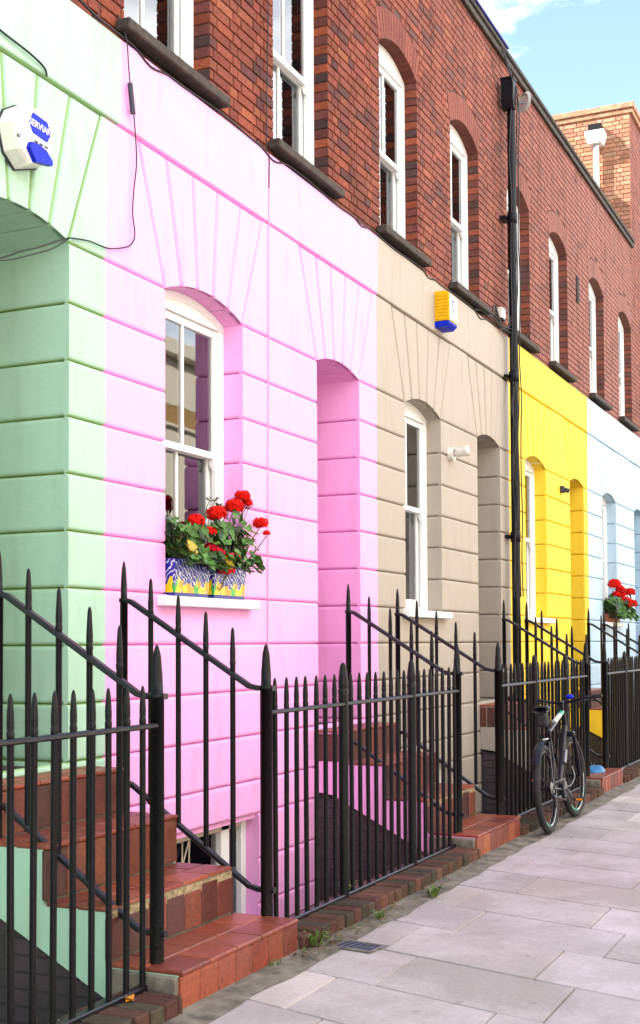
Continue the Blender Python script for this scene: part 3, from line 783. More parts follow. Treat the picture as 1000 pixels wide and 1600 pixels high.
# ------------------------------------------------------------------ steps
STEP = [(-1.26, .17), (-.90, .40), (-.57, .645), (-.24, THRESH)]      # front edge y, top z of each tread
def steps(x0, x1, key, label):
    st = thing('entrance_steps', label, 'steps', (x0, -1.26, 0), 'red tiled entrance steps')
    mb = MB(); pm = 'paint_'+key
    # painted body with the sloping underside over the basement area
    prof = [(-1.245, -.02), (-1.245, .155), (-.885, .155), (-.885, .385), (-.555, .385), (-.555, .63), (-.225, .63), (-.225, THRESH-.015), (-.002, THRESH-.015), (-.002, .42), (-.15, .40), (-.95, -.02), (-1.0, -.25)]
    mb.prism(prof, (x0+.006, 0, 0), (0, 1, 0), (0, 0, 1), (x1-x0-.012, 0, 0), pm)
    mb.build('stair_body', st)
    mb = MB(); mb.prism([(-.003, .40), (-.15, .38), (-.95, -.04), (-.98, -.25), (-.98, -1.615), (-.003, -1.615)], (x0+.035, 0, 0), (0, 1, 0), (0, 0, 1), (x1-x0-.07, 0, 0), 'stair_shade'); mb.build('stair_shade_fill', st)  # dark brick filling, standing in for the shade under the stairs
    mb = MB(); random.seed(int(x0*7))
    reds = [(.34, .070, .032), (.29, .055, .028), (.38, .088, .038), (.24, .046, .026), (.31, .074, .042)]
    browns = [(.17, .042, .026), (.21, .056, .034), (.13, .034, .023), (.24, .068, .038), (.10, .035, .028)]
    W_ = x1-x0; n = 7; tw = W_/n; g = .005
    zb = 0.0
    for k, (yf, zt) in enumerate(STEP):
        yback = STEP[k+1][0] if k < 3 else 0.0
        # bed of pale mortar behind the tiles
        mb.box((x0+.03, yf+.008, max(zb-.01, 0)), (x1-.03, yback, zt-.008), 'cement')
        if k == 1: mb.box((x0+.01, yf+.003, zt-.07), (x1-.01, yf+.0215, zt-.0205), 'pale_mortar')
        for i in range(n):
            a, b = x0+i*tw+g/2, x0+(i+1)*tw-g/2
            mb.box((a, yf, zb+.004), (b, yf+.02, zt-(.046+.012*math.sin(i*2.2) if k == 1 else .022)), 'tile', vary(random.choice(browns if k else reds), .2, .08), ch=.004)
        depth = yback-yf; rows = 2; rd = depth/rows
        for r in range(rows):
            off = (tw*.5 if (r+k) % 2 else 0); xx = x0-off
            while xx < x1-.001:
                a, b = max(xx, x0)+g/2, min(xx+tw*1.5, x1)-g/2
                if b-a > .02:
                    lip = (-.010 if k != 1 else .004) if r == 0 else 0
                    mb.box((a, yf+r*rd+g/2+lip, zt-.020), (b, yf+(r+1)*rd-g/2, zt+random.uniform(-.001, .001)), 'tile', vary(random.choice(reds), .16, .06), ch=.005)
                xx += tw*1.5
        # tiled flanks of the step ends
        for xe, sgn in ((x0, -1), (x1, 1)):
            lo, hi = (xe-.001, xe+.014) if sgn < 0 else (xe-.014, xe+.001)
            yy = yf
            while yy < yback-.02 and k > 0:
                ye = min(yy+.165, yback)
                if sgn > 0 or k == 3: mb.box((lo, yy+.004, zb+.004), (hi, ye-.004, zt-.023), 'tile', vary(random.choice(browns), .25, .1), ch=.003)
                yy = ye
        zb = zt
    mb.build('tiles', st)
    # dressed corner stone on the near side of the bottom step
    mb = MB(); mb.box((x0-.012, -1.245, -.02), (x0+.012, -.90, .148), 'cement', ch=.01); mb.build('end_stone', st)
    return st

# ------------------------------------------------------------------ railings
YF = -1.084
def spike_profile(z0, zr, zt, r):
    """round bar that swells above the rail and tapers to a blunt spear point"""
    return [(r, z0), (r, zr+.012), (r*1.13, zr+.018), (r*1.13, zr+.034), (r*.95, zr+.040), (r*1.04, zr+.05), (r*1.06, zr+.075), (r*.94, zr+.11), (r*.66, zt-.02), (r*.42, zt-.006), (r*.12, zt)]
def post_mesh(x, y, z0, zcap, ztop, w, name, parent):
    mb = MB()
    mb.lathe([(w, z0), (w, zcap-.01), (w*1.28, zcap-.008), (w*1.28, zcap+.012), (w*.86, zcap+.014), (w*.80, zcap+.08), (w*.58, ztop-.05), (w*.30, ztop-.012), (w*.08, ztop)], (x, y, 0), 'iron', 10, ph=R(18))
    return mb.build(name, parent)
def stair_railing(x, label, z0back=None):
    t = thing('stair_railing', label, 'railing', (x, YF, 0), 'sloping black stair railings')
    zb, zf = Z(.228), Z(-.228); yb = -.235
    post_mesh(x, yb, STEP[3][1]-.30, zb, Z(.44), .021, 'back_post', t)
    post_mesh(x, YF, .165, zf, Z(-.005), .0315, 'front_post', t)
    def rail(za, zc, name, m, r=.019):
        mb = MB()
        P = [(x, yb-.0, za+.002), (x, yb-.045, za-.006)] + [(x, yb-.045+(YF+.10-yb+.045)*k/6, za-.006+(zc+.012-za+.006)*k/6) for k in range(1, 7)] + [(x, YF+.05, zc), (x, YF-.045, zc)]
        P2 = []
        # flat bar: wide and thin
        h = .013
        ring = []
        for i, p in enumerate(P):
            a = Vector(P[max(i-1, 0)]); b = Vector(P[min(i+1, len(P)-1)]); d = (b-a).normalized(); u = Vector((1, 0, 0)); w = d.cross(u).normalized(); q = Vector(p)
            ring.append([q+u*r*ca+w*h*sa for ca, sa in ((1, .55), (.7, 1), (-.7, 1), (-1, .55), (-1, -.55), (-.7, -1), (.7, -1), (1, -.55))])
        n = 8
        mb.faces([q for rg in ring for q in rg], [(i*n+k, i*n+(k+1) % n, (i+1)*n+(k+1) % n, (i+1)*n+k) for i in range(len(P)-1) for k in range(n)], m)
        mb.face(ring[0][::-1], m); mb.face(ring[-1], m)
        return mb.build(name, t)
    rail(zb, zf, 'top_rail', 'iron_top')
    zlo = 1.20-.30
    rail(Z(-.735), Z(-1.235), 'lower_rail', 'iron_top', .016)
    for k, yy in enumerate((-.403, -.571, -.736, -.893)):
        f = (yy-yb)/(YF-yb); zt = zb+(zf-zb)*f; zl = Z(-.735)+(Z(-1.235)-Z(-.735))*f
        mb = MB(); mb.lathe(spike_profile(zl-.01, zt, zt+.205, .0145), (x, yy, 0), 'iron', 8); mb.build('bar', t)
    return t
ZBR, ZTR, ZTOP = Z(-1.445), Z(-.352), Z(-.178)
def railing_panel(x0, x1, label, king=(), pitch=.1235, first=None, zt=ZTOP):
    t = thing('railing_panel', label, 'railing', (x0, YF, 0), 'level black railings along the pavement')
    for z, r, nm, m in ((ZTR, .011, 'top_rail', 'iron_top'), (ZBR, .017, 'bottom_rail', 'iron_top')):
        mb = MB(); mb.box((x0, YF-.022, z-r), (x1, YF+.022, z+r), m, ch=.006); mb.build(nm, t)
    x = first if first is not None else x0+.105; i = 0
    proto = None
    while x < x1-.05:
        if any(abs(x-k) < .05 for k in king):
            mb = MB(); mb.lathe([(.029, ZBR), (.029, ZTR+.05)]+[(r*1.9, z) for r, z in spike_profile(0, ZTR+.045, zt+.062, .0145)[3:]], (x, YF, 0), 'iron', 10); mb.build('king_bar', t)
        else:
            if proto is None:
                mb = MB(); mb.lathe(spike_profile(ZBR, ZTR, zt, .0137), (x, YF, 0), 'iron', 8)
                proto = mb.build('bar', t, (x, YF, 0)); b = proto
            else:
                b = proto.copy(); COL.objects.link(b); b.parent = t
            b.location = (x-x0, 0, 0)
            b.rotation_euler = (random.uniform(-.004, .004), random.uniform(-.004, .004), random.uniform(0, 6))
        x += pitch; i += 1
    return t

SX = [('green', 4.575, 5.69, 4.67, 5.70), ('pink', 8.60, 9.70, 8.715, 9.735), ('beige', 12.68, 13.72, 12.80, 13.68), ('yellow', 16.65, 17.72, 16.72, 17.68), ('blue', 21.1, 22.15, 21.15, 22.1)]
SL = {'green': 'red tiled steps with mint green flank below the green doorway', 'pink': 'red tiled steps with pale pink flank leading to the pink door',
      'beige': 'red tiled steps beside the bicycle leading to the beige doorway', 'yellow': 'red tiled steps with bright yellow flank', 'blue': 'farthest red tiled steps leading up to the pale blue doorway'}
RL = {'green': ('near sloping railing on the left of the mint green steps', 'sloping railing on the right of the mint green steps, before the pink window'),
      'pink': ('sloping railing left of the pink doorway steps, in front of the pink door', 'sloping railing right of the pink doorway steps, in front of the beige wall'),
      'beige': ('sloping railing rising beside the foot of the black downpipe', 'sloping railing right of the beige steps, over the handlebar of the bicycle'),
      'yellow': ('sloping railing left of the yellow doorway steps', 'sloping railing right of the yellow doorway steps, in front of the blue wall'),
      'blue': ('sloping railing left of the pale blue doorway steps', 'farthest sloping railing, right of the pale blue doorway steps')}
for key, a, b, ra, rb in SX:
    steps(a, b, key, SL[key])
    stair_railing(ra, RL[key][0]); stair_railing(rb, RL[key][1])
PAN = [(1.85, 4.67, 'nearest railing panel, before the mint green steps', (), 1.84, 4.56),
       (5.70, 8.715, 'railing panel below the pink house, with two thicker king bars', (6.664, 7.775), 5.803, 8.60),
       (9.735, 12.80, 'railing panel the bicycle leans against', (10.85, 11.96), 9.84, 12.68),
       (13.68, 16.72, 'far railing panel beyond the bicycle at the edge of the photo', (14.8, 15.9), 13.78, 16.65),
       (17.68, 21.15, 'farthest railing panel below the blue house', (18.8,), 17.8, 21.1)]
PLL = ['near mossy brick plinth at the left of the mint green steps', 'worn brick plinth under the railings of the pink house', 'brick plinth behind the bicycle wheels', 'brick plinth under the far railings beyond the bicycle', 'farthest brick plinth below the blue house']
for i, (x0, x1, lb, king, first, pend) in enumerate(PAN):
    railing_panel(x0, x1, lb, king, first=first)
    plinth(SX[i-1][2]+.005 if i else 1.5, pend if i else 4.56, PLL[i])

# ------------------------------------------------------------------ things fixed to the facades
def smooth_tube(P, r, m, name, parent=None, k=6, n=6):
    mb = MB(); mb.tube(catmull(P, k), r, m, n); return mb.build(name, parent)

def text_mesh(txt, size, m, O, U, V, name, parent, extrude=.001):
    cu = bpy.data.curves.new(name, 'FONT'); cu.body = txt; cu.size = size; cu.extrude = extrude; cu.align_x = 'CENTER'; cu.align_y = 'CENTER'
    cu.offset = size*.012
    tmp = bpy.data.objects.new(name, cu); COL.objects.link(tmp)
    dg = bpy.context.evaluated_depsgraph_get(); me = bpy.data.meshes.new_from_object(tmp.evaluated_get(dg))
    bpy.data.objects.remove(tmp)
    U, V = Vector(U).normalized(), Vector(V).normalized(); Nn = U.cross(V); p = wloc(parent)
    me.transform(Matrix(((U.x, V.x, Nn.x, O[0]-p.x), (U.y, V.y, Nn.y, O[1]-p.y), (U.z, V.z, Nn.z, O[2]-p.z), (0, 0, 0, 1))))
    me.materials.clear(); me.materials.append(M[m])
    o = bpy.data.objects.new(name, me); COL.objects.link(o); o.parent = parent; return o

# black downpipe with its hopper, dish plate and strapped cables
t = thing('downpipe', 'tall black downpipe on the joint of the beige and yellow houses, cables strapped to it', 'pipe', (13.75, -.1, 0))
mb = MB(); mb.tube([(13.75, -.1, -.4), (13.75, -.1, Z(6.1))], .047, 'pipe', 12)
for zz in (.9, 2.7, 4.5, 6.3): mb.lathe([(.047, -.06), (.058, -.055), (.058, .055), (.047, .06)], (13.75, -.1, zz), 'pipe', 12); mb.box((13.66, -.05, zz-.02), (13.84, .02, zz+.02), 'pipe')
mb.build('pipe', t)
mb = MB(); mb.prism([(-.045, 0), (.045, 0), (.07, .10), (.07, .34), (-.07, .34), (-.07, .10)], (13.70, -.015, Z(6.0)), (1, 0, 0), (0, 0, 1), (0, -.14, 0), 'pipe')
mb.box((13.62, -.165, Z(6.32)), (13.78, -.01, Z(6.35)), 'pipe', ch=.006); mb.build('rainwater_hopper', t)
for k, (dx, dy) in enumerate(((-.055, -.10), (.035, -.165), (.06, -.13))):
    P = [(13.68+dx*.9, -.028, Z(6.70)), (13.68+dx*.7, -.06, Z(6.60)), (13.68+dx, -.10, Z(6.45)), (13.70+dx*1.45, -.16, Z(6.25)), (13.74+dx*1.2, dy-.02, Z(5.95))]
    P += [(13.75+dx*(1.05+.25*math.sin(i*1.7+k)), dy+.008*math.sin(i*2.3+k), Z(5.9-i*.45)) for i in range(1, 13)]
    smooth_tube(P, .007, 'cable', 'strapped_cable', t)
smooth_tube([(13.69, -.14, Z(2.9)), (13.58, -.12, Z(2.6)), (13.64, -.15, Z(2.3)), (13.59, -.13, Z(1.9)), (13.68, -.15, Z(1.6)), (13.60, -.13, Z(1.0)), (13.66, -.14, Z(.3)), (13.68, -.12, Z(-.4))], .008, 'cable', 'strapped_cable', t)
mb = MB()
mb.faces([(13.98+.095*math.cos(a), -.20+.10*math.cos(a), Z(6.17)+.115*math.sin(a)) for a in [2*math.pi*i/20 for i in range(20)]]+[(13.98+.085*math.cos(a), -.17+.09*math.cos(a), Z(6.17)+.105*math.sin(a)) for a in [2*math.pi*i/20 for i in range(20)]],
         [tuple(range(20))]+[(i, (i+1) % 20, 20+(i+1) % 20, 20+i) for i in range(20)], 'plastic_white')
mb.tube([(13.98, -.18, Z(6.17)), (13.90, 0.02, Z(6.12))], .012, 'steel', 6)
tag(mb.build('aerial_dish', None, (13.98, -.1, Z(6.17))), 'small round white dish beside the black rainwater hopper', 'dish')

# alarm boxes
t = thing('alarm_box', 'white hexagonal alarm box with blue badge above the green doorway', 'alarm', (5.05, 0, Z(2.5)))
mb = MB(); front = [(4.885, 2.565), (4.93, 2.435), (5.02, 2.375), (5.20, 2.44), (5.225, 2.66), (5.16, 2.705), (5.02, 2.70), (4.93, 2.645)]
fp = [(x, Z(z)) for x, z in front]; back = [(5.055+(x-5.055)*1.06, Z(2.54)+(z-Z(2.54))*1.06) for x, z in fp]; n = len(fp)
mid = [(5.055+(x-5.055)*1.0, z) for x, z in fp]; fr2 = [(5.055+(x-5.055)*.93, Z(2.54)+(z-Z(2.54))*.93) for x, z in fp]
vs = [(x, -.002, z) for x, z in back]+[(x, -.085, z) for x, z in mid]+[(x, -.105, z) for x, z in fr2]
mb.faces(vs, [(i, (i+1) % n, n+(i+1) % n, n+i) for i in range(n)]+[(n+i, n+(i+1) % n, 2*n+(i+1) % n, 2*n+i) for i in range(n)], 'plastic_white')
mb.face([vs[2*n+i] for i in range(n)], 'plastic_white'); mb.build('cover', t)
mb = MB(); b2 = [(5.055+(x-5.055)*1.10, Z(2.54)+(z-Z(2.54))*1.10) for x, z in fp]
mb.prism(b2, (0, -.001, 0), (1, 0, 0), (0, 0, 1), (0, -.012, 0), 'ink'); mb.build('back_plate', t)
mb = MB(); hexa = [(5.005, 2.605), (5.04, 2.665), (5.165, 2.655), (5.20, 2.60), (5.165, 2.545), (5.04, 2.555)]
mb.prism([(x, Z(z)) for x, z in hexa], (0, -.1055, 0), (1, 0, 0), (0, 0, 1), (0, -.003, 0), 'plastic_blue')
bd = mb.build('badge', t)
text_mesh('SERVIAN', .052, 'plastic_white', (5.103, -.1092, Z(2.605)), (1, 0, -.03), (0, 0, 1), 'lettering', bd)
mb = MB()
for i in range(11):
    if i not in (3, 7): mb.box((5.055+.011*i, -.1075, Z(2.510)), (5.062+.011*i, -.1052, Z(2.522)), 'ink')
mb.build('small_print', t)
mb = MB(); st = [(4.985, 2.455), (5.0, 2.49), (5.06, 2.495), (5.13, 2.485), (5.185, 2.445), (5.185, 2.42), (5.04, 2.395)]
mb.prism([(x, Z(z)) for x, z in st], (0, -.10, 0), (1, 0, 0), (0, 0, 1), (0, -.03, 0), 'plastic_blue'); mb.build('strobe_lens', t)
mb = MB(); mb.lathe([(.001, 0), (.012, 0.001)], (0, 0, 0), 'ink', 10)
mb = MB(); mb.tube([(4.925, -.098, Z(2.50)), (4.925, -.108, Z(2.50))], .012, 'steel', 10); mb.build('screw', t)
t.scale = (.92, 1, .94); t.location.x += .035

t = thing('alarm_box', 'yellow louvred alarm box with a blue base on the beige house', 'alarm', (11.5, 0, Z(3.2)))
mb = MB(); x0, x1, d = 11.36, 11.60, .15
mb.prism([(0, 3.06), (-d, 3.06), (-d, 3.32), (-d*.8, 3.345), (0, 3.345)], (x0, 0, H0), (0, 1, 0), (0, 0, 1), (x1-x0, 0, 0), 'plastic_yellow')
for i in range(8): mb.box((x0-.006, -d+.012, Z(3.075+i*.031)), (x0+.002, -.01, Z(3.092+i*.031)), 'plastic_yellow')
mb.build('cover', t)
mb = MB(); mb.box((x0+.02, -d-.004, Z(3.075)), (x1-.004, -d-.001, Z(3.31)), 'plastic_white')
pl = mb.build('front_plate', t)
mb = MB(); sh = [(-.045, .05), (0, .062), (.045, .05), (.042, -.01), (0, -.06), (-.042, -.01)]
mb.prism([(11.49+u, Z(3.21)+v) for u, v in sh], (0, -d-.0045, 0), (1, 0, 0), (0, 0, 1), (0, -.002, 0), 'plastic_blue')
mb.prism([(11.49+u*.72, Z(3.21)+v*.72) for u, v in sh], (0, -d-.0068, 0), (1, 0, 0), (0, 0, 1), (0, -.001, 0), 'plastic_white'); mb.build('shield_badge', pl)
mb = MB(); mb.prism([(0, 3.055), (-d, 3.055), (-d, 3.035), (-d*.75, 3.0), (-.01, 3.0)], (x0, 0, H0), (0, 1, 0), (0, 0, 1), (x1-x0, 0, 0), 'plastic_blue'); mb.build('strobe_lens', t)

# spot lamp / camera on the beige wall
t = thing('security_camera', 'white cylindrical security camera between the beige window and doorway', 'camera', (11.78, 0, Z(1.86)))
mb = MB(); mb.tube([(11.78, 0, Z(1.84)), (11.78, -.05, Z(1.84))], .065, 'plastic_white', 16); mb.build('base', t)
mb = MB(); mb.tube([(11.78, -.05, Z(1.84)), (11.79, -.09, Z(1.855))], .022, 'plastic_white', 10); mb.build('bracket', t)
mb = MB(); a, b = Vector((11.77, -.06, Z(1.85))), Vector((11.83, -.185, Z(1.872))); dd = (b-a)
mb.tube([a, a+dd*.05, a+dd*.62, a+dd*.64, a+dd*.97, b], [.035, .048, .048, .052, .052, .047], 'plastic_white', 16); mb.tube([b, b+dd*.01], [.04, .038], 'steel', 16); mb.build('body', t)

tag((lambda m: (m.box((16.20, -.05, Z(1.93)), (16.30, 0, Z(2.02)), 'ink', ch=.01), m.tube([(16.25, -.05, Z(1.97)), (16.26, -.11, Z(1.95))], .03, 'ink', 10), m.build('wall_sensor', None, (16.25, 0, Z(1.97))))[-1])(MB()), 'small black sensor on the yellow wall between window and doorway', 'sensor')
tag((lambda m: (m.box((13.42, -.07, Z(3.57)), (13.55, -.009, Z(3.69)), 'plastic_white', ch=.008), m.box((13.44, -.075, Z(3.55)), (13.53, -.01, Z(3.569)), 'ink'), m.build('junction_box', None, (13.5, 0, Z(3.6))))[-1])(MB()), 'small white cable junction box tucked left of the downpipe', 'junction box')
mb = MB(); mb.box((17.38, .012, Z(4.72)), (17.50, .03, Z(5.10)), 'stone', ch=.004)
for i in range(9): mb.box((17.39, .004, Z(4.74+i*.04)), (17.49, .013, Z(4.755+i*.04)), 'slate')
tag(mb.build('air_vent', None, (17.44, .02, Z(4.9))), 'narrow grey air vent in the brickwork between two upper windows', 'vent')

# cables
t = thing('cable', 'loose black cable with an inline box, looping to the green doorway arch', 'cable', (6.1, -.02, Z(3.4)))
smooth_tube([(6.00, .01, Z(3.60)), (6.03, -.03, Z(3.46)), (6.055, -.03, Z(3.3)), (6.075, -.035, Z(3.14)), (6.11, -.03, Z(3.04)), (6.145, -.025, Z(2.80)), (6.125, -.02, Z(2.62)), (6.112, -.02, Z(2.48)), (6.135, -.02, Z(2.36)), (6.10, -.02, Z(2.295)), (6.03, -.02, Z(2.255)), (5.873, -.015, Z(2.206)), (5.70, -.015, Z(2.195)), (5.58, -.012, Z(2.175)), (5.50, -.012, Z(2.155)), (5.38, -.012, Z(2.10)), (5.26, -.012, Z(2.04)), (5.10, -.01, Z(1.97)), (4.90, -.01, Z(1.875)), (4.74, -.01, Z(1.84))], .0045, 'cable', 'wire', t)
smooth_tube([(5.50, -.016, Z(2.150)), (5.36, -.02, Z(2.06)), (5.2, -.02, Z(1.985)), (5.0, -.02, Z(1.90)), (4.74, -.012, Z(1.82))], .004, 'cable', 'wire', t)
mb = MB(); mb.tube([(6.060, -.035, Z(3.215)), (6.085, -.04, Z(3.045))], .016, 'ink', 8); mb.build('inline_box', t)
tag(smooth_tube([(4.70, -.02, Z(3.06)), (4.93, -.02, Z(3.025)), (5.15, -.025, Z(3.005)), (5.28, -.02, Z(2.985)), (5.31, -.015, Z(2.95))], .006, 'cable', 'cable'), 'short black cable clipped along the band above the white alarm box', 'cable')
t = thing('cable', 'thin straight cable dropping down the pink wall, black above and painted pink below', 'cable', (7.86, -.01, Z(2)))
smooth_tube([(7.93, .012, Z(5.2)), (7.91, .012, Z(4.5)), (7.87, .010, Z(3.5)), (7.868, -.012, Z(3.44)), (7.866, -.012, Z(3.2))], .0045, 'cable', 'bare_wire', t)
smooth_tube([(7.866, -.012, Z(3.2)), (7.86, -.008, Z(2)), (7.845, -.008, Z(1)), (7.83, -.008, Z(-.3))], .004, 'pink_cable', 'painted_wire', t)
P = [(5.6, -.005, Z(3.50))]
for i in range(1, 45):
    x = 5.6+i*.18; P.append((x, -.012, Z(3.462+.010*math.sin(i*.9)-(.035 if i % 9 == 4 else 0))))
tag(smooth_tube(P, .007, 'cable', 'cable', k=3), 'long black cable along the top edge of the painted band under the brickwork', 'cable')
mb = MB()
for k in range(5):
    mb.tube(catmull([(12.6+.12*k, -.015, Z(3.47+.02*k)), (12.95+.05*k, -.03, Z(3.52+.03*math.sin(k*2))), (13.25, -.04, Z(3.50+.04*k)), (13.45+.03*k, -.05, Z(3.46+.03*math.sin(k))), (13.70, -.09, Z(3.45+.05*k))], 5), .009, 'cable', 6)
tag(mb.build('cable_tangle', None, (13.2, 0, Z(3.5))), 'tangle of black cables on the ledge left of the downpipe', 'cables')

# ------------------------------------------------------------------ flower pots
def leaf(mb, c, nrm, r, m):
    nrm = Vector(nrm).normalized(); u = nrm.orthogonal().normalized(); w = nrm.cross(u); a0 = random.uniform(0, 6.28); c = Vector(c)
    n = 11; ring = []; mid = []
    for k in range(n):
        a = a0+2*math.pi*k/n*.94+.19; rr = r*(1+.10*math.cos(k*math.pi))
        d = u*math.cos(a)+w*math.sin(a)
        ring.append(c+d*rr+nrm*(r*.22+random.uniform(-.1, .1)*r)); mid.append(c+d*rr*.55-nrm*r*.02)
    v = [c]+mid+ring
    f = [(0, 1+k, 1+(k+1)) for k in range(n-1)]+[(1+k, 1+n+k, 1+n+k+1, 2+k) for k in range(n-1)]
    mb.faces(v, f, m, (1, 1, 1), True)
def flower_head(c, r, parent, m, name='flower_head', nf=46):
    mb = MB(); c = Vector(c)
    for i in range(nf):
        z = 1-1.55*(i+.5)/nf; a = i*2.39996; q = math.sqrt(max(0, 1-z*z)); d = Vector((q*math.cos(a), q*math.sin(a), z))
        p = c+Vector((d.x, d.y, d.z*.72))*r*random.uniform(.75, 1.25); u = d.orthogonal().normalized(); w = d.cross(u); a0 = random.uniform(0, 6)
        for k in range(5):
            b = a0+k*1.2566; e = u*math.cos(b)+w*math.sin(b); s2 = d.cross(e); pr = r*.36
            mb.face([p, p+e*pr*.6+s2*pr*.42+d*pr*.12, p+e*pr*1.1+d*pr*.1*random.uniform(-1, 1.5), p+e*pr*.6-s2*pr*.42+d*pr*.12], m)
    mb.lathe([(r*.2, -r*.55), (r*.7, -r*.2), (r*.75, r*.15), (r*.4, r*.5)], c, m, 8)
    return mb.build(name, parent)
def geranium(label, x0, x1, y0, y1, z0, zt, heads, nleaf, parent_at, lr=.034, yellow=(), seed=3, hr=.046):
    random.seed(seed)
    t = thing('geranium_plant', label, 'plant', parent_at)
    fol = MB(); stems = MB(); yel = MB(); drk = MB(); cx, cy = (x0+x1)/2, (y0+y1)/2
    for i in range(nleaf):
        x = random.uniform(x0, x1); f = (x-x0)/(x1-x0)
        top = z0+(zt-z0)*(.82+.18*math.sin(f*7+seed))*random.uniform(.7, 1.05)
        z = random.uniform(z0-.03, top); y = random.uniform(y0, y1)
        if z < z0+.05: y = y0-random.uniform(0, .05)
        nn = (random.gauss(0, .55)+(x-cx)*.6, random.gauss(-.75, .45), random.gauss(.75, .4))
        r = lr*random.uniform(.65, 1.25)
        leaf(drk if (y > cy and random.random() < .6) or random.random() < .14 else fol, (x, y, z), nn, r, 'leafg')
        if random.random() < .5: stems.tube([(x*.8+cx*.2, cy, z0-.04), (x*.93+cx*.07, (y+cy)/2, (z+z0)/2), (x, y, z)], .0028, 'stem', 5)
    drk.mats = ['leafd'] if drk.f else []
    for (x, z) in yellow:
        for k in range(4): leaf(yel, (x+random.uniform(-.03, .03), y0-.03, z+random.uniform(-.02, .02)), (random.gauss(0, .4), -1, .5), lr, 'leafy')
    fol.build('leaves', t)
    if drk.f: drk.build('inner_leaves', t)
    if yel.f: yel.build('yellowing_leaves', t)
    for (x, y, z, r, m) in heads:
        flower_head((x, y, z), r, t, m)
        stems.tube(catmull([(cx+(x-cx)*.6, cy, z0-.03), (cx+(x-cx)*.85, (y+cy)/2, z-.13), (x, y, z-.02)], 5), .004, 'stem', 6)
    # a few spent, bare stalks
    for k in range(5):
        x = random.uniform(x0+.2, x1+.06); zz = zt+random.uniform(-.1, .06)
        stems.tube(catmull([(x-.1, cy, z0), (x-.03, cy-.03, zz-.1), (x, cy-.05, zz)], 4), .0028, 'stem', 5)
        for j in range(6): stems.tube([(x, cy-.05, zz), (x+random.uniform(-.03, .03), cy-.05+random.uniform(-.03, .03), zz+random.uniform(.0, .035))], [.0014, .0035], 'stem', 4)
    stems.build('stems', t)
    return t
def trough(name, label, cat, x0, x1, y0, y1, z0, h, m, taper=.02, group=None):
    mb = MB()
    A = [(x0+taper, y0+taper*.5), (x1-taper, y0+taper*.5), (x1-taper, y1-taper*.5), (x0+taper, y1-taper*.5)]; B = [(x0, y0), (x1, y0), (x1, y1), (x0, y1)]
    t_ = .012; C = [(x0+t_, y0+t_), (x1-t_, y0+t_), (x1-t_, y1-t_), (x0+t_, y1-t_)]
    v = [(x, y, z0) for x, y in A]+[(x, y, z0+h) for x, y in B]+[(x, y, z0+h) for x, y in C]+[(x, y, z0+h-.03) for x, y in C]
    f = [(0, 3, 2, 1)]+[(i, (i+1) % 4, 4+(i+1) % 4, 4+i) for i in range(4)]+[(4+i, 4+(i+1) % 4, 8+(i+1) % 4, 8+i) for i in range(4)]+[(8+i, 8+(i+1) % 4, 12+(i+1) % 4, 12+i) for i in range(4)]
    mb.faces(v, f, m)
    o = mb.build(name, None, (x0, y0, z0)); tag(o, label, cat, group)
    s2 = MB(); s2.face([v[12+i] for i in range(4)], 'soil'); s2.build('soil', o)
    if m == 'terracotta':
        s3 = MB(); s3.box((x0-.012, y0-.012, z0+h-.05), (x1+.012, y0-.001, z0+h+.002), m, ch=.005); s3.build('rim', o)
    return o
PZ = Z(.284)
trough('flower_trough', 'painted blue and yellow flower trough on the pink sill, nearer one', 'flower pot', 6.515, 6.955, -.055, .075, PZ, .225, 'planter', group='painted troughs on the pink window sill')
trough('flower_trough', 'painted blue and yellow flower trough on the pink sill, farther one', 'flower pot', 6.972, 7.415, -.065, .070, PZ, .215, 'planter', group='painted troughs on the pink window sill')
HD = [(6.98, -.08, .815, .058, 'petal'), (7.22, -.08, .885, .060, 'petal'), (7.35, -.07, .965, .046, 'petal'), (7.40, -.08, .925, .034, 'petal'), (7.59, -.08, .805, .048, 'petal'), (7.655, -.09, .745, .022, 'petal'),
      (6.76, -.06, .755, .046, 'petal'), (6.90, -.08, .70, .035, 'petal'), (6.90, -.09, .595, .040, 'petal_pink'), (6.98, -.10, .57, .034, 'petal_pink'), (7.05, -.11, .465, .048, 'petal_pink'), (7.16, -.10, .545, .040, 'petal_pink'), (7.10, -.10, .51, .03, 'petal_pink')]
geranium('red geraniums spilling over the painted troughs at the pink window', 6.50, 7.47, -.12, .07, PZ+.21, Z(.86), [(x, y, Z(z), r, m) for x, y, z, r, m in HD], 310, (6.95, 0, PZ+.2), yellow=[(6.55, Z(.57)), (7.0, Z(.5))], lr=.039)
trough('flower_trough', 'plain terracotta flower box on the pale blue window sill', 'flower pot', 18.78, 19.72, -.05, .10, PZ, .12, 'terracotta')
HB = [(18.80, .84, .085), (19.20, .78, .07), (19.28, .70, .07), (19.95, .76, .08), (19.55, .60, .09), (20.02, .58, .085), (18.9, .70, .05), (19.75, .53, .06)]
geranium('red geraniums in the terracotta box at the pale blue window', 18.72, 20.0, -.20, .08, PZ+.10, Z(.74), [(x, -.16, Z(z), r, 'petal') for x, z, r in HB], 230, (19.3, 0, PZ+.12), lr=.055, seed=9)

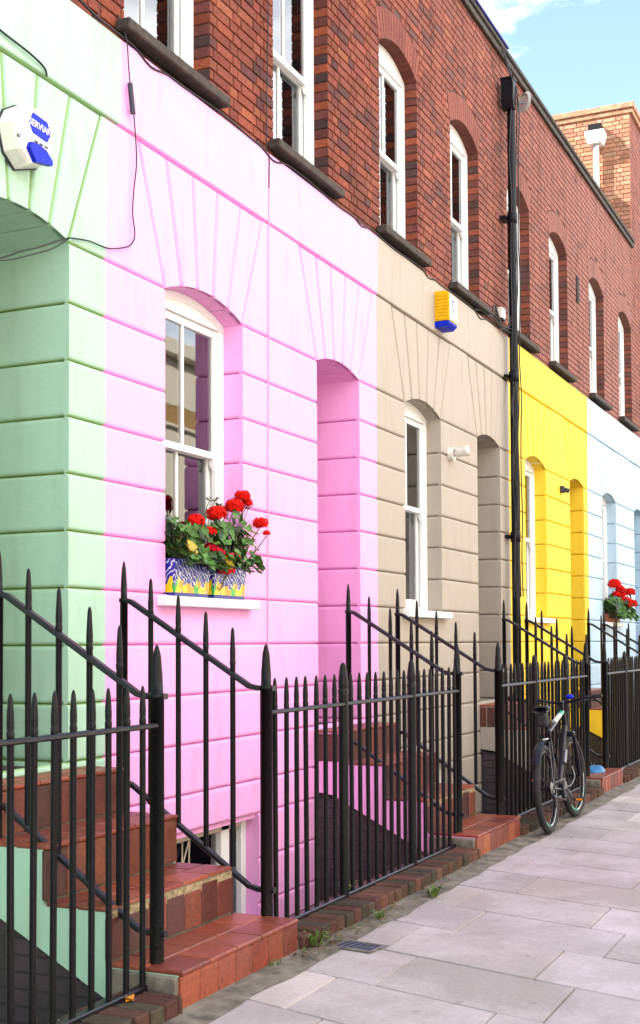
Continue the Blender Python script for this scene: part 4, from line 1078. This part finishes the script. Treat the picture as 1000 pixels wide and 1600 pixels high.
# ------------------------------------------------------------------ bicycle leaning on the railings
def bicycle():
    t = thing('bicycle', 'black mountain bike with white and green frame decal leaning on the railings', 'bicycle')
    def wheel(cx, nm, steer=0):
        mb = MB(); n = 40
        C = lambda a, rr, y: (cx+rr*math.cos(a)*math.cos(steer), y+rr*math.cos(a)*math.sin(steer), .352+rr*math.sin(a))
        def tor(R_, r_, m, sq=1.0):
            k = 10; v = []; f = []
            for i in range(n):
                a = 2*math.pi*i/n
                for j in range(k):
                    b = 2*math.pi*j/k; v.append(C(a, R_+r_*math.cos(b)*sq, r_*math.sin(b)))
            for i in range(n):
                for j in range(k): f.append((i*k+j, i*k+(j+1) % k, ((i+1) % n)*k+(j+1) % k, ((i+1) % n)*k+j))
            mb.faces(v, f, m, (1, 1, 1), True)
        tor(.325, .027, 'rubber'); w = mb.build('wheel', t)
        mb = MB(); tor(.292, .014, 'bike_black', .9); mb.build('rim', w)
        mb = MB()
        for s_ in (-1, 1):
            for i in range(n):
                a, b = 2*math.pi*i/n, 2*math.pi*(i+1)/n
                if 4.0 < a < 6.3: mb.face([C(a, .283, s_*.0148), C(b, .283, s_*.0148), C(b, .297, s_*.0148), C(a, .297, s_*.0148)], 'bike_white' if a > 4.6 else 'bike_green')
        mb.build('rim_decal', w)
        mb = MB(); random.seed(4)
        for i in range(28):
            a = 2*math.pi*i/28; b = a+(.35 if i % 2 else -.35); s_ = 1 if i % 4 < 2 else -1
            mb.tube([C(b, .022, s_*.028), C(a, .285, 0)], .0010, 'bike_black', 4)
        mb.tube([(cx, -.05, .352), (cx, .05, .352)], .018, 'bike_black', 10); mb.tube([(cx, -.07, .352), (cx, .07, .352)], .007, 'steel', 8); mb.build('spokes', w)
        return w
    wheel(0, 'r'); wheel(1.05, 'f', R(-4))
    BB = (.44, 0, .30); ST = (.24, 0, .80); HT = (.865, 0, .925); HBt = (.90, 0, .80)
    f = MB()
    f.tube([BB, ST], .017, 'bike_black', 10); f.tube([HBt, (.68, 0, .56), BB], [.024, .026, .024], 'bike_black', 12); f.tube([HT, HBt], .023, 'bike_black', 12)
    f.tube([ST, (.30, 0, .79), HT], [.017, .018, .019], 'bike_black', 10)
    for s_ in (-1, 1):
        f.tube([(BB[0], s_*.03, BB[2]), (.22, s_*.055, .325), (0, s_*.062, .352)], .010, 'bike_black', 8); f.tube([(ST[0]-.01, s_*.018, ST[2]-.07), (.12, s_*.05, .56), (0, s_*.062, .352)], .009, 'bike_black', 8)
    f.tube([(BB[0], -.045, BB[2]), (BB[0], .045, BB[2])], .024, 'bike_black', 12)
    fr = f.build('frame', t)
    mb = MB(); a, b = Vector(ST), Vector(HT)
    mb.tube([a+(b-a)*.42, a+(b-a)*.78], [.0205, .0212], 'bike_white', 12); mb.tube([a+(b-a)*.785, a+(b-a)*.93], [.0212, .0216], 'bike_green', 12); mb.build('decal', fr)
    mb = MB(); mb.tube([(.61, -.03, .50), (.70, -.03, .60)], [.02, .02], 'steel', 8); mb.build('tube_glint', fr)  # pale streak imitating a highlight on the down tube
    fk = MB()
    fk.tube([(.90, 0, .80), (.93, 0, .735)], .022, 'bike_black', 10)
    fk.box((.90, -.075, .70), (.965, .075, .745), 'bike_black', ch=.012)
    for s_ in (-1, 1): fk.tube([(.93, s_*.062, .73), (1.0, s_*.062, .52)], .017, 'bike_black', 10); fk.tube([(1.0, s_*.062, .52), (1.05, s_*.058, .352)], [.021, .018], 'bike_black', 10)
    fk.build('fork', t)
    h = MB(); h.tube([HT, (.852, 0, .985)], .016, 'bike_black', 10); h.tube([(.852, 0, .985), (.90, 0, 1.0)], .019, 'bike_black', 10)
    h.tube(catmull([(.875, -.35, 1.035), (.885, -.2, 1.03), (.90, -.09, 1.005), (.905, 0, 1.0), (.90, .09, 1.005), (.885, .2, 1.03), (.875, .33, 1.035)], 5), .0125, 'bike_black', 10)
    hb = h.build('handlebar', t)
    for s_ in (-1, 1):
        g = MB(); g.tube([(.874, s_*.35, 1.036), (.885, s_*.22, 1.031)], .017, 'rubber', 10); g.build('grip', hb)
        g = MB(); g.tube(catmull([(.90, s_*.19, 1.02), (.945, s_*.21, 1.0), (.95, s_*.30, .995)], 4), .006, 'bike_black', 6); g.build('brake_lever', hb)
    g = MB(); g.lathe([(.006, -.01), (.034, 0), (.036, .012), (.026, .026), (.006, .032)], (.882, -.07, 1.035), 'plastic_blue', 14); g.build('bell', hb)
    s = MB()     # saddle lofted nose to tail
    prof = [(.02, .062, .985), (.03, .074, .995), (.09, .070, 1.0), (.16, .044, .995), (.23, .022, .99), (.29, .016, .982), (.305, .008, .975)]
    v = []; fs = []
    for (x, w, z) in prof:
        v += [(x, -w, z-.012), (x, -w*.75, z+.008), (x, 0, z+.012), (x, w*.75, z+.008), (x, w, z-.012), (x, w*.5, z-.035), (x, -w*.5, z-.035)]
    for i in range(len(prof)-1):
        for j in range(7): fs.append((i*7+j, i*7+(j+1) % 7, (i+1)*7+(j+1) % 7, (i+1)*7+j))
    fs += [tuple(range(7)), tuple(range(len(v)-7, len(v)))]
    s.faces(v, fs, 'bike_black', (1, 1, 1), True)
    for s_ in (-1, 1): s.tube([(.06, s_*.022, .965), (.22, s_*.022, .955)], .004, 'steel', 6)
    sd = s.build('saddle', t)
    p = MB(); p.tube([ST, (.175, 0, .965)], .0135, 'bike_black', 10); p.lathe([(.02, -.015), (.023, 0), (.02, .015)], (ST[0], 0, ST[2]), 'bike_black', 10); p.build('seat_post', t)
    bg_ = MB(); bg_.box((.02, -.045, .84), (.15, .045, .945), 'rubber', ch=.02); bg_.build('saddle_bag', t)
    m = MB(); n = 14      # rear mudguard
    P = [(0+.38*math.cos(a), 0, .352+.38*math.sin(a)) for a in [R(35)+R(110)*i/n for i in range(n+1)]]
    for q, r2 in zip(P[:-1], P[1:]):
        m.face([(q[0], -.032, q[2]-.01), (q[0], 0, q[2]+.006), (r2[0], 0, r2[2]+.006), (r2[0], -.032, r2[2]-.01)], 'bike_black'); m.face([(q[0], 0, q[2]+.006), (q[0], .032, q[2]-.01), (r2[0], .032, r2[2]-.01), (r2[0], 0, r2[2]+.006)], 'bike_black')
    m.tube([(P[5][0], -.034, P[5][2]), (0.0, -.06, .36)], .003, 'steel', 5); mg = m.build('mudguard', t)
    m = MB(); m.box((-.005, -.034, .738), (.10, -.004, .748), 'bike_white', ch=.003); m.build('mudguard_glint', mg)  # white strip painted in as the highlight on the mudguard
    c = MB()     # drivetrain on the street side
    c.tube([(BB[0], -.052, BB[2]), (BB[0], -.057, BB[2])], .09, 'bike_black', 28); c.tube([(BB[0], -.058, BB[2]), (BB[0], -.062, BB[2])], .062, 'steel', 24)
    c.tube([(0, -.045, .352), (0, -.06, .352)], [.055, .035], 'steel', 20)
    for (z1, z2) in ((.39, .39), (.21, .30)): c.tube([(BB[0], -.055, z1), (0, -.055, z2)], .004, 'steel', 5)
    c.box((-.03, -.075, .20), (.03, -.05, .30), 'bike_black', ch=.01); c.lathe([(.02, -.006), (.02, .006)], (.0, -.06, .22), 'steel', 8)
    dt = c.build('drivetrain', t)
    for s_, an in ((-1, R(-35)), (1, R(145))):
        c = MB(); e = (BB[0]+.17*math.cos(an), s_*.085, BB[2]+.17*math.sin(an))
        c.tube([(BB[0], s_*.07, BB[2]), e], .010, 'steel', 8); cr_ = c.build('crank', t)
        c = MB(); c.box((e[0]-.045, e[1]+(-.10 if s_ < 0 else .01), e[2]-.012), (e[0]+.045, e[1]+(-.01 if s_ < 0 else .10), e[2]+.012), 'rubber', ch=.005)
        c.box((e[0]-.049, e[1]+(-.085 if s_ < 0 else .03), e[2]-.008), (e[0]-.0455, e[1]+(-.03 if s_ < 0 else .085), e[2]+.008), 'reflector'); c.build('pedal', cr_)
    w = MB()
    w.tube(catmull([(.93, -.16, 1.0), (1.0, -.05, .96), (.96, .0, .86), (.93, -.03, .80)], 5), .003, 'cable', 5); w.tube(catmull([(.93, .16, 1.0), (1.02, .03, .93), (.98, .03, .84), (.88, .03, .80), (.6, .03, .55)], 5), .003, 'cable', 5)
    w.tube(catmull([(.45, -.028, .34), (.60, -.06, .31), (.78, -.07, .37), (.80, -.05, .46)], 6), .006, 'steel', 6)
    w.build('cables', t)
    t.location = (9.97, -1.43, .005); t.rotation_euler = (R(-4.6), 0, R(2.0))
    return t
bicycle()

# ------------------------------------------------------------------ small things on the ground
mb = MB(); mb.box((5.835, -1.61, .0035), (6.01, -1.37, .0065), 'cement'); mb.box((5.855, -1.595, .0066), (5.99, -1.385, .0072), 'plastic_grey')
for i in range(6):
    for j in range(2):
        y = -1.585+.034*i; x = 5.868+.062*j
        mb.box((x, y, .0074), (x+.052, y+.025, .0085), 'ink')
o = mb.build('drain_cover', None, (5.92, -1.49, .004)); tag(o, 'small pale drain cover with a dark grille in the paving by the plinth', 'drain cover')
o.rotation_euler = (0, 0, R(-10))
def tuft(x, y, z, n, h, label, seed):
    random.seed(seed); mb = MB()
    for i in range(n):
        a = random.uniform(0, 6.28); l = .78*h*random.uniform(.5, 1.1); d = Vector((math.cos(a), math.sin(a), 0)); s2 = Vector((-d.y, d.x, 0)); p = Vector((x, y, z))+d*random.uniform(0, .03)
        q = p+d*l*.35+Vector((0, 0, l*.8)); e = p+d*l*.95+Vector((0, 0, l*random.uniform(.5, 1))); w = l*.12
        mb.face([p-s2*w*.4, p+s2*w*.4, q+s2*w, q-s2*w], 'weed'); mb.face([q-s2*w, q+s2*w, e], 'weed')
    tag(mb.build('weed', None, (x, y, z)), label, 'weed', 'weeds along the plinth')
for a in [(5.80, -1.30, .01, 34, .11, 'green weed at the right end of the tiled bottom step', 1), (6.80, -1.05, .09, 26, .08, 'weed sprouting on the brick plinth under the pink house railings', 2), (7.22, -1.42, .008, 46, .085, 'bright green weed growing in the gutter strip before the plinth', 3),
          (5.38, -1.285, .012, 16, .045, 'tiny weed at the foot of the red tiled bottom step', 4), (6.52, -1.36, .01, 20, .06, 'ragged weed among dead leaves in the gutter strip', 5)]: tuft(*a)
random.seed(31); mb = MB()
for i in range(420):
    x = random.choice([random.gauss(6.5, .35), random.gauss(5.85, .2), random.uniform(4.6, 12.6), random.uniform(6, 8.6)]); y = -1.29-abs(random.gauss(0, .07))
    if x < 5.75 and y > -1.29: y -= .05
    r = random.uniform(.006, .02); a = random.uniform(0, 6.28); u = Vector((math.cos(a), math.sin(a), random.uniform(-.3, .3))); w = Vector((-u.y, u.x, random.uniform(-.3, .3))); c = Vector((x, y, .02+random.uniform(0, .008)))
    mb.face([c-u*r, c-w*r*.5, c+u*r, c+w*r*.5], random.choice(['dry', 'dry', 'weed', 'soil']))
struct(mb.build('leaf_litter'), 'stuff')
mb = MB(); c = Vector((4.39, -1.13, .095))
for a, m in ((0, 'reflector'), (1.3, 'dry'), (2.4, 'reflector')):
    u = Vector((math.cos(a), math.sin(a), .25)); w = Vector((-u.y, u.x, .1)); mb.face([c-u*.03, c-w*.018, c+u*.035, c+w*.018], m)
tag(mb.build('fallen_leaf', None, tuple(c)), 'fallen orange leaf on the plinth at the nearest railing panel', 'leaf')
# knotted blue bag on the far bottom step
mb = MB(); random.seed(12); n, k = 14, 7; v = []; f = []
for j in range(k+1):
    th = math.pi*.5*j/k
    for i in range(n):
        a = 2*math.pi*i/n; q = 1+.18*mnoise.noise(Vector((math.cos(a)*2, math.sin(a)*2, j*.5)))
        v.append((13.24+.17*math.cos(th)*math.cos(a)*q, -1.06+.11*math.cos(th)*math.sin(a)*q, .172+.062*math.sin(th)*q*(1+.35*math.sin(a*3)*math.cos(th))))
for j in range(k):
    for i in range(n): f.append((j*n+i, j*n+(i+1) % n, (j+1)*n+(i+1) % n, (j+1)*n+i))
mb.faces(v, f, 'bag', (1, 1, 1), True); tag(mb.build('plastic_bag', None, (13.24, -1.06, .172)), 'crumpled blue plastic bag on the step beyond the bicycle', 'bag')

# ------------------------------------------------------------------ the sunlit houses across the street, mirrored in the panes
OT = thing('opposite_terrace', 'sunlit cream and yellow brick terrace across the street, mirrored in the window panes', 'building', (20, -13.6, 0))
M['op_cream'] = paint('op_cream', (.72, .64, .50)); M['op_brick'] = simple('op_brick', (.45, .28, .10), .9, var=.25, scale=30)
mb = MB(); mb.box((-12, -22, -.16), (75, -13.6, 4.2), 'op_cream'); mb.build('ground_floor_wall', OT)
mb = MB(); mb.box((-12, -22, 4.201), (75, -13.62, 7.45), 'op_cream'); mb.box((-12, -22, 7.451), (75, -13.63, 8.05), 'op_brick'); mb.box((-12, -22, 8.051), (75, -13.62, 9.6), 'op_cream'); mb.build('upper_wall', OT)
mb = MB(); mb.box((-12, -13.6, 4.05), (75, -13.35, 4.35), 'op_cream', ch=.03); mb.box((-12, -13.62, 9.3), (75, -13.3, 9.75), 'op_cream', ch=.04); mb.box((-12, -13.63, 7.40), (75, -13.5, 7.50), 'op_cream', ch=.02); mb.build('cornice', OT)
def op_window(x, z0, z1, w):
    mb = MB(); yv = -13.59
    ap = arch_pts(x-w, x+w, z1, w*.8, 16); big = arch_pts(x-w-.18, x+w+.18, z1, w*.8+.2, 16)
    mb.prism([(x-w-.18, z0-.15), (x+w+.18, z0-.15)]+[p for p in big[::-1]], (0, -13.6, 0), (1, 0, 0), (0, 0, 1), (0, .09, 0), 'white_paint')
    o = mb.build('window', OT)
    mb = MB(); mb.prism([(x-w, z0), (x+w, z0)]+[p for p in ap[::-1]], (0, -13.508, 0), (1, 0, 0), (0, 0, 1), (0, .004, 0), 'room'); mb.build('pane', o)
    mb = MB()
    mb.box((x-.03, -13.503, z0), (x+.03, -13.47, z1+w*.7), 'white_paint'); mb.box((x-w, -13.502, z1-.06), (x+w, -13.46, z1+.05), 'white_paint'); mb.box((x-w, -13.502, (z0+z1)/2-.05), (x+w, -13.46, (z0+z1)/2+.05), 'white_paint')
    for a in (R(45), R(90), R(135)): mb.tube([(x, -13.49, z1), (x+w*.85*math.cos(a), -13.49, z1+w*.75*math.sin(a))], .025, 'white_paint', 6)
    mb.tube([(x+w*.5*math.cos(R(i*15)), -13.49, z1+w*.42*math.sin(R(i*15))) for i in range(13)], .022, 'white_paint', 6)
    mb.build('glazing_bars', o)
for i in range(10): op_window(10+3.6*i, 1.2, 2.7, .65); op_window(10+3.6*i, 4.9, 6.25, .75)
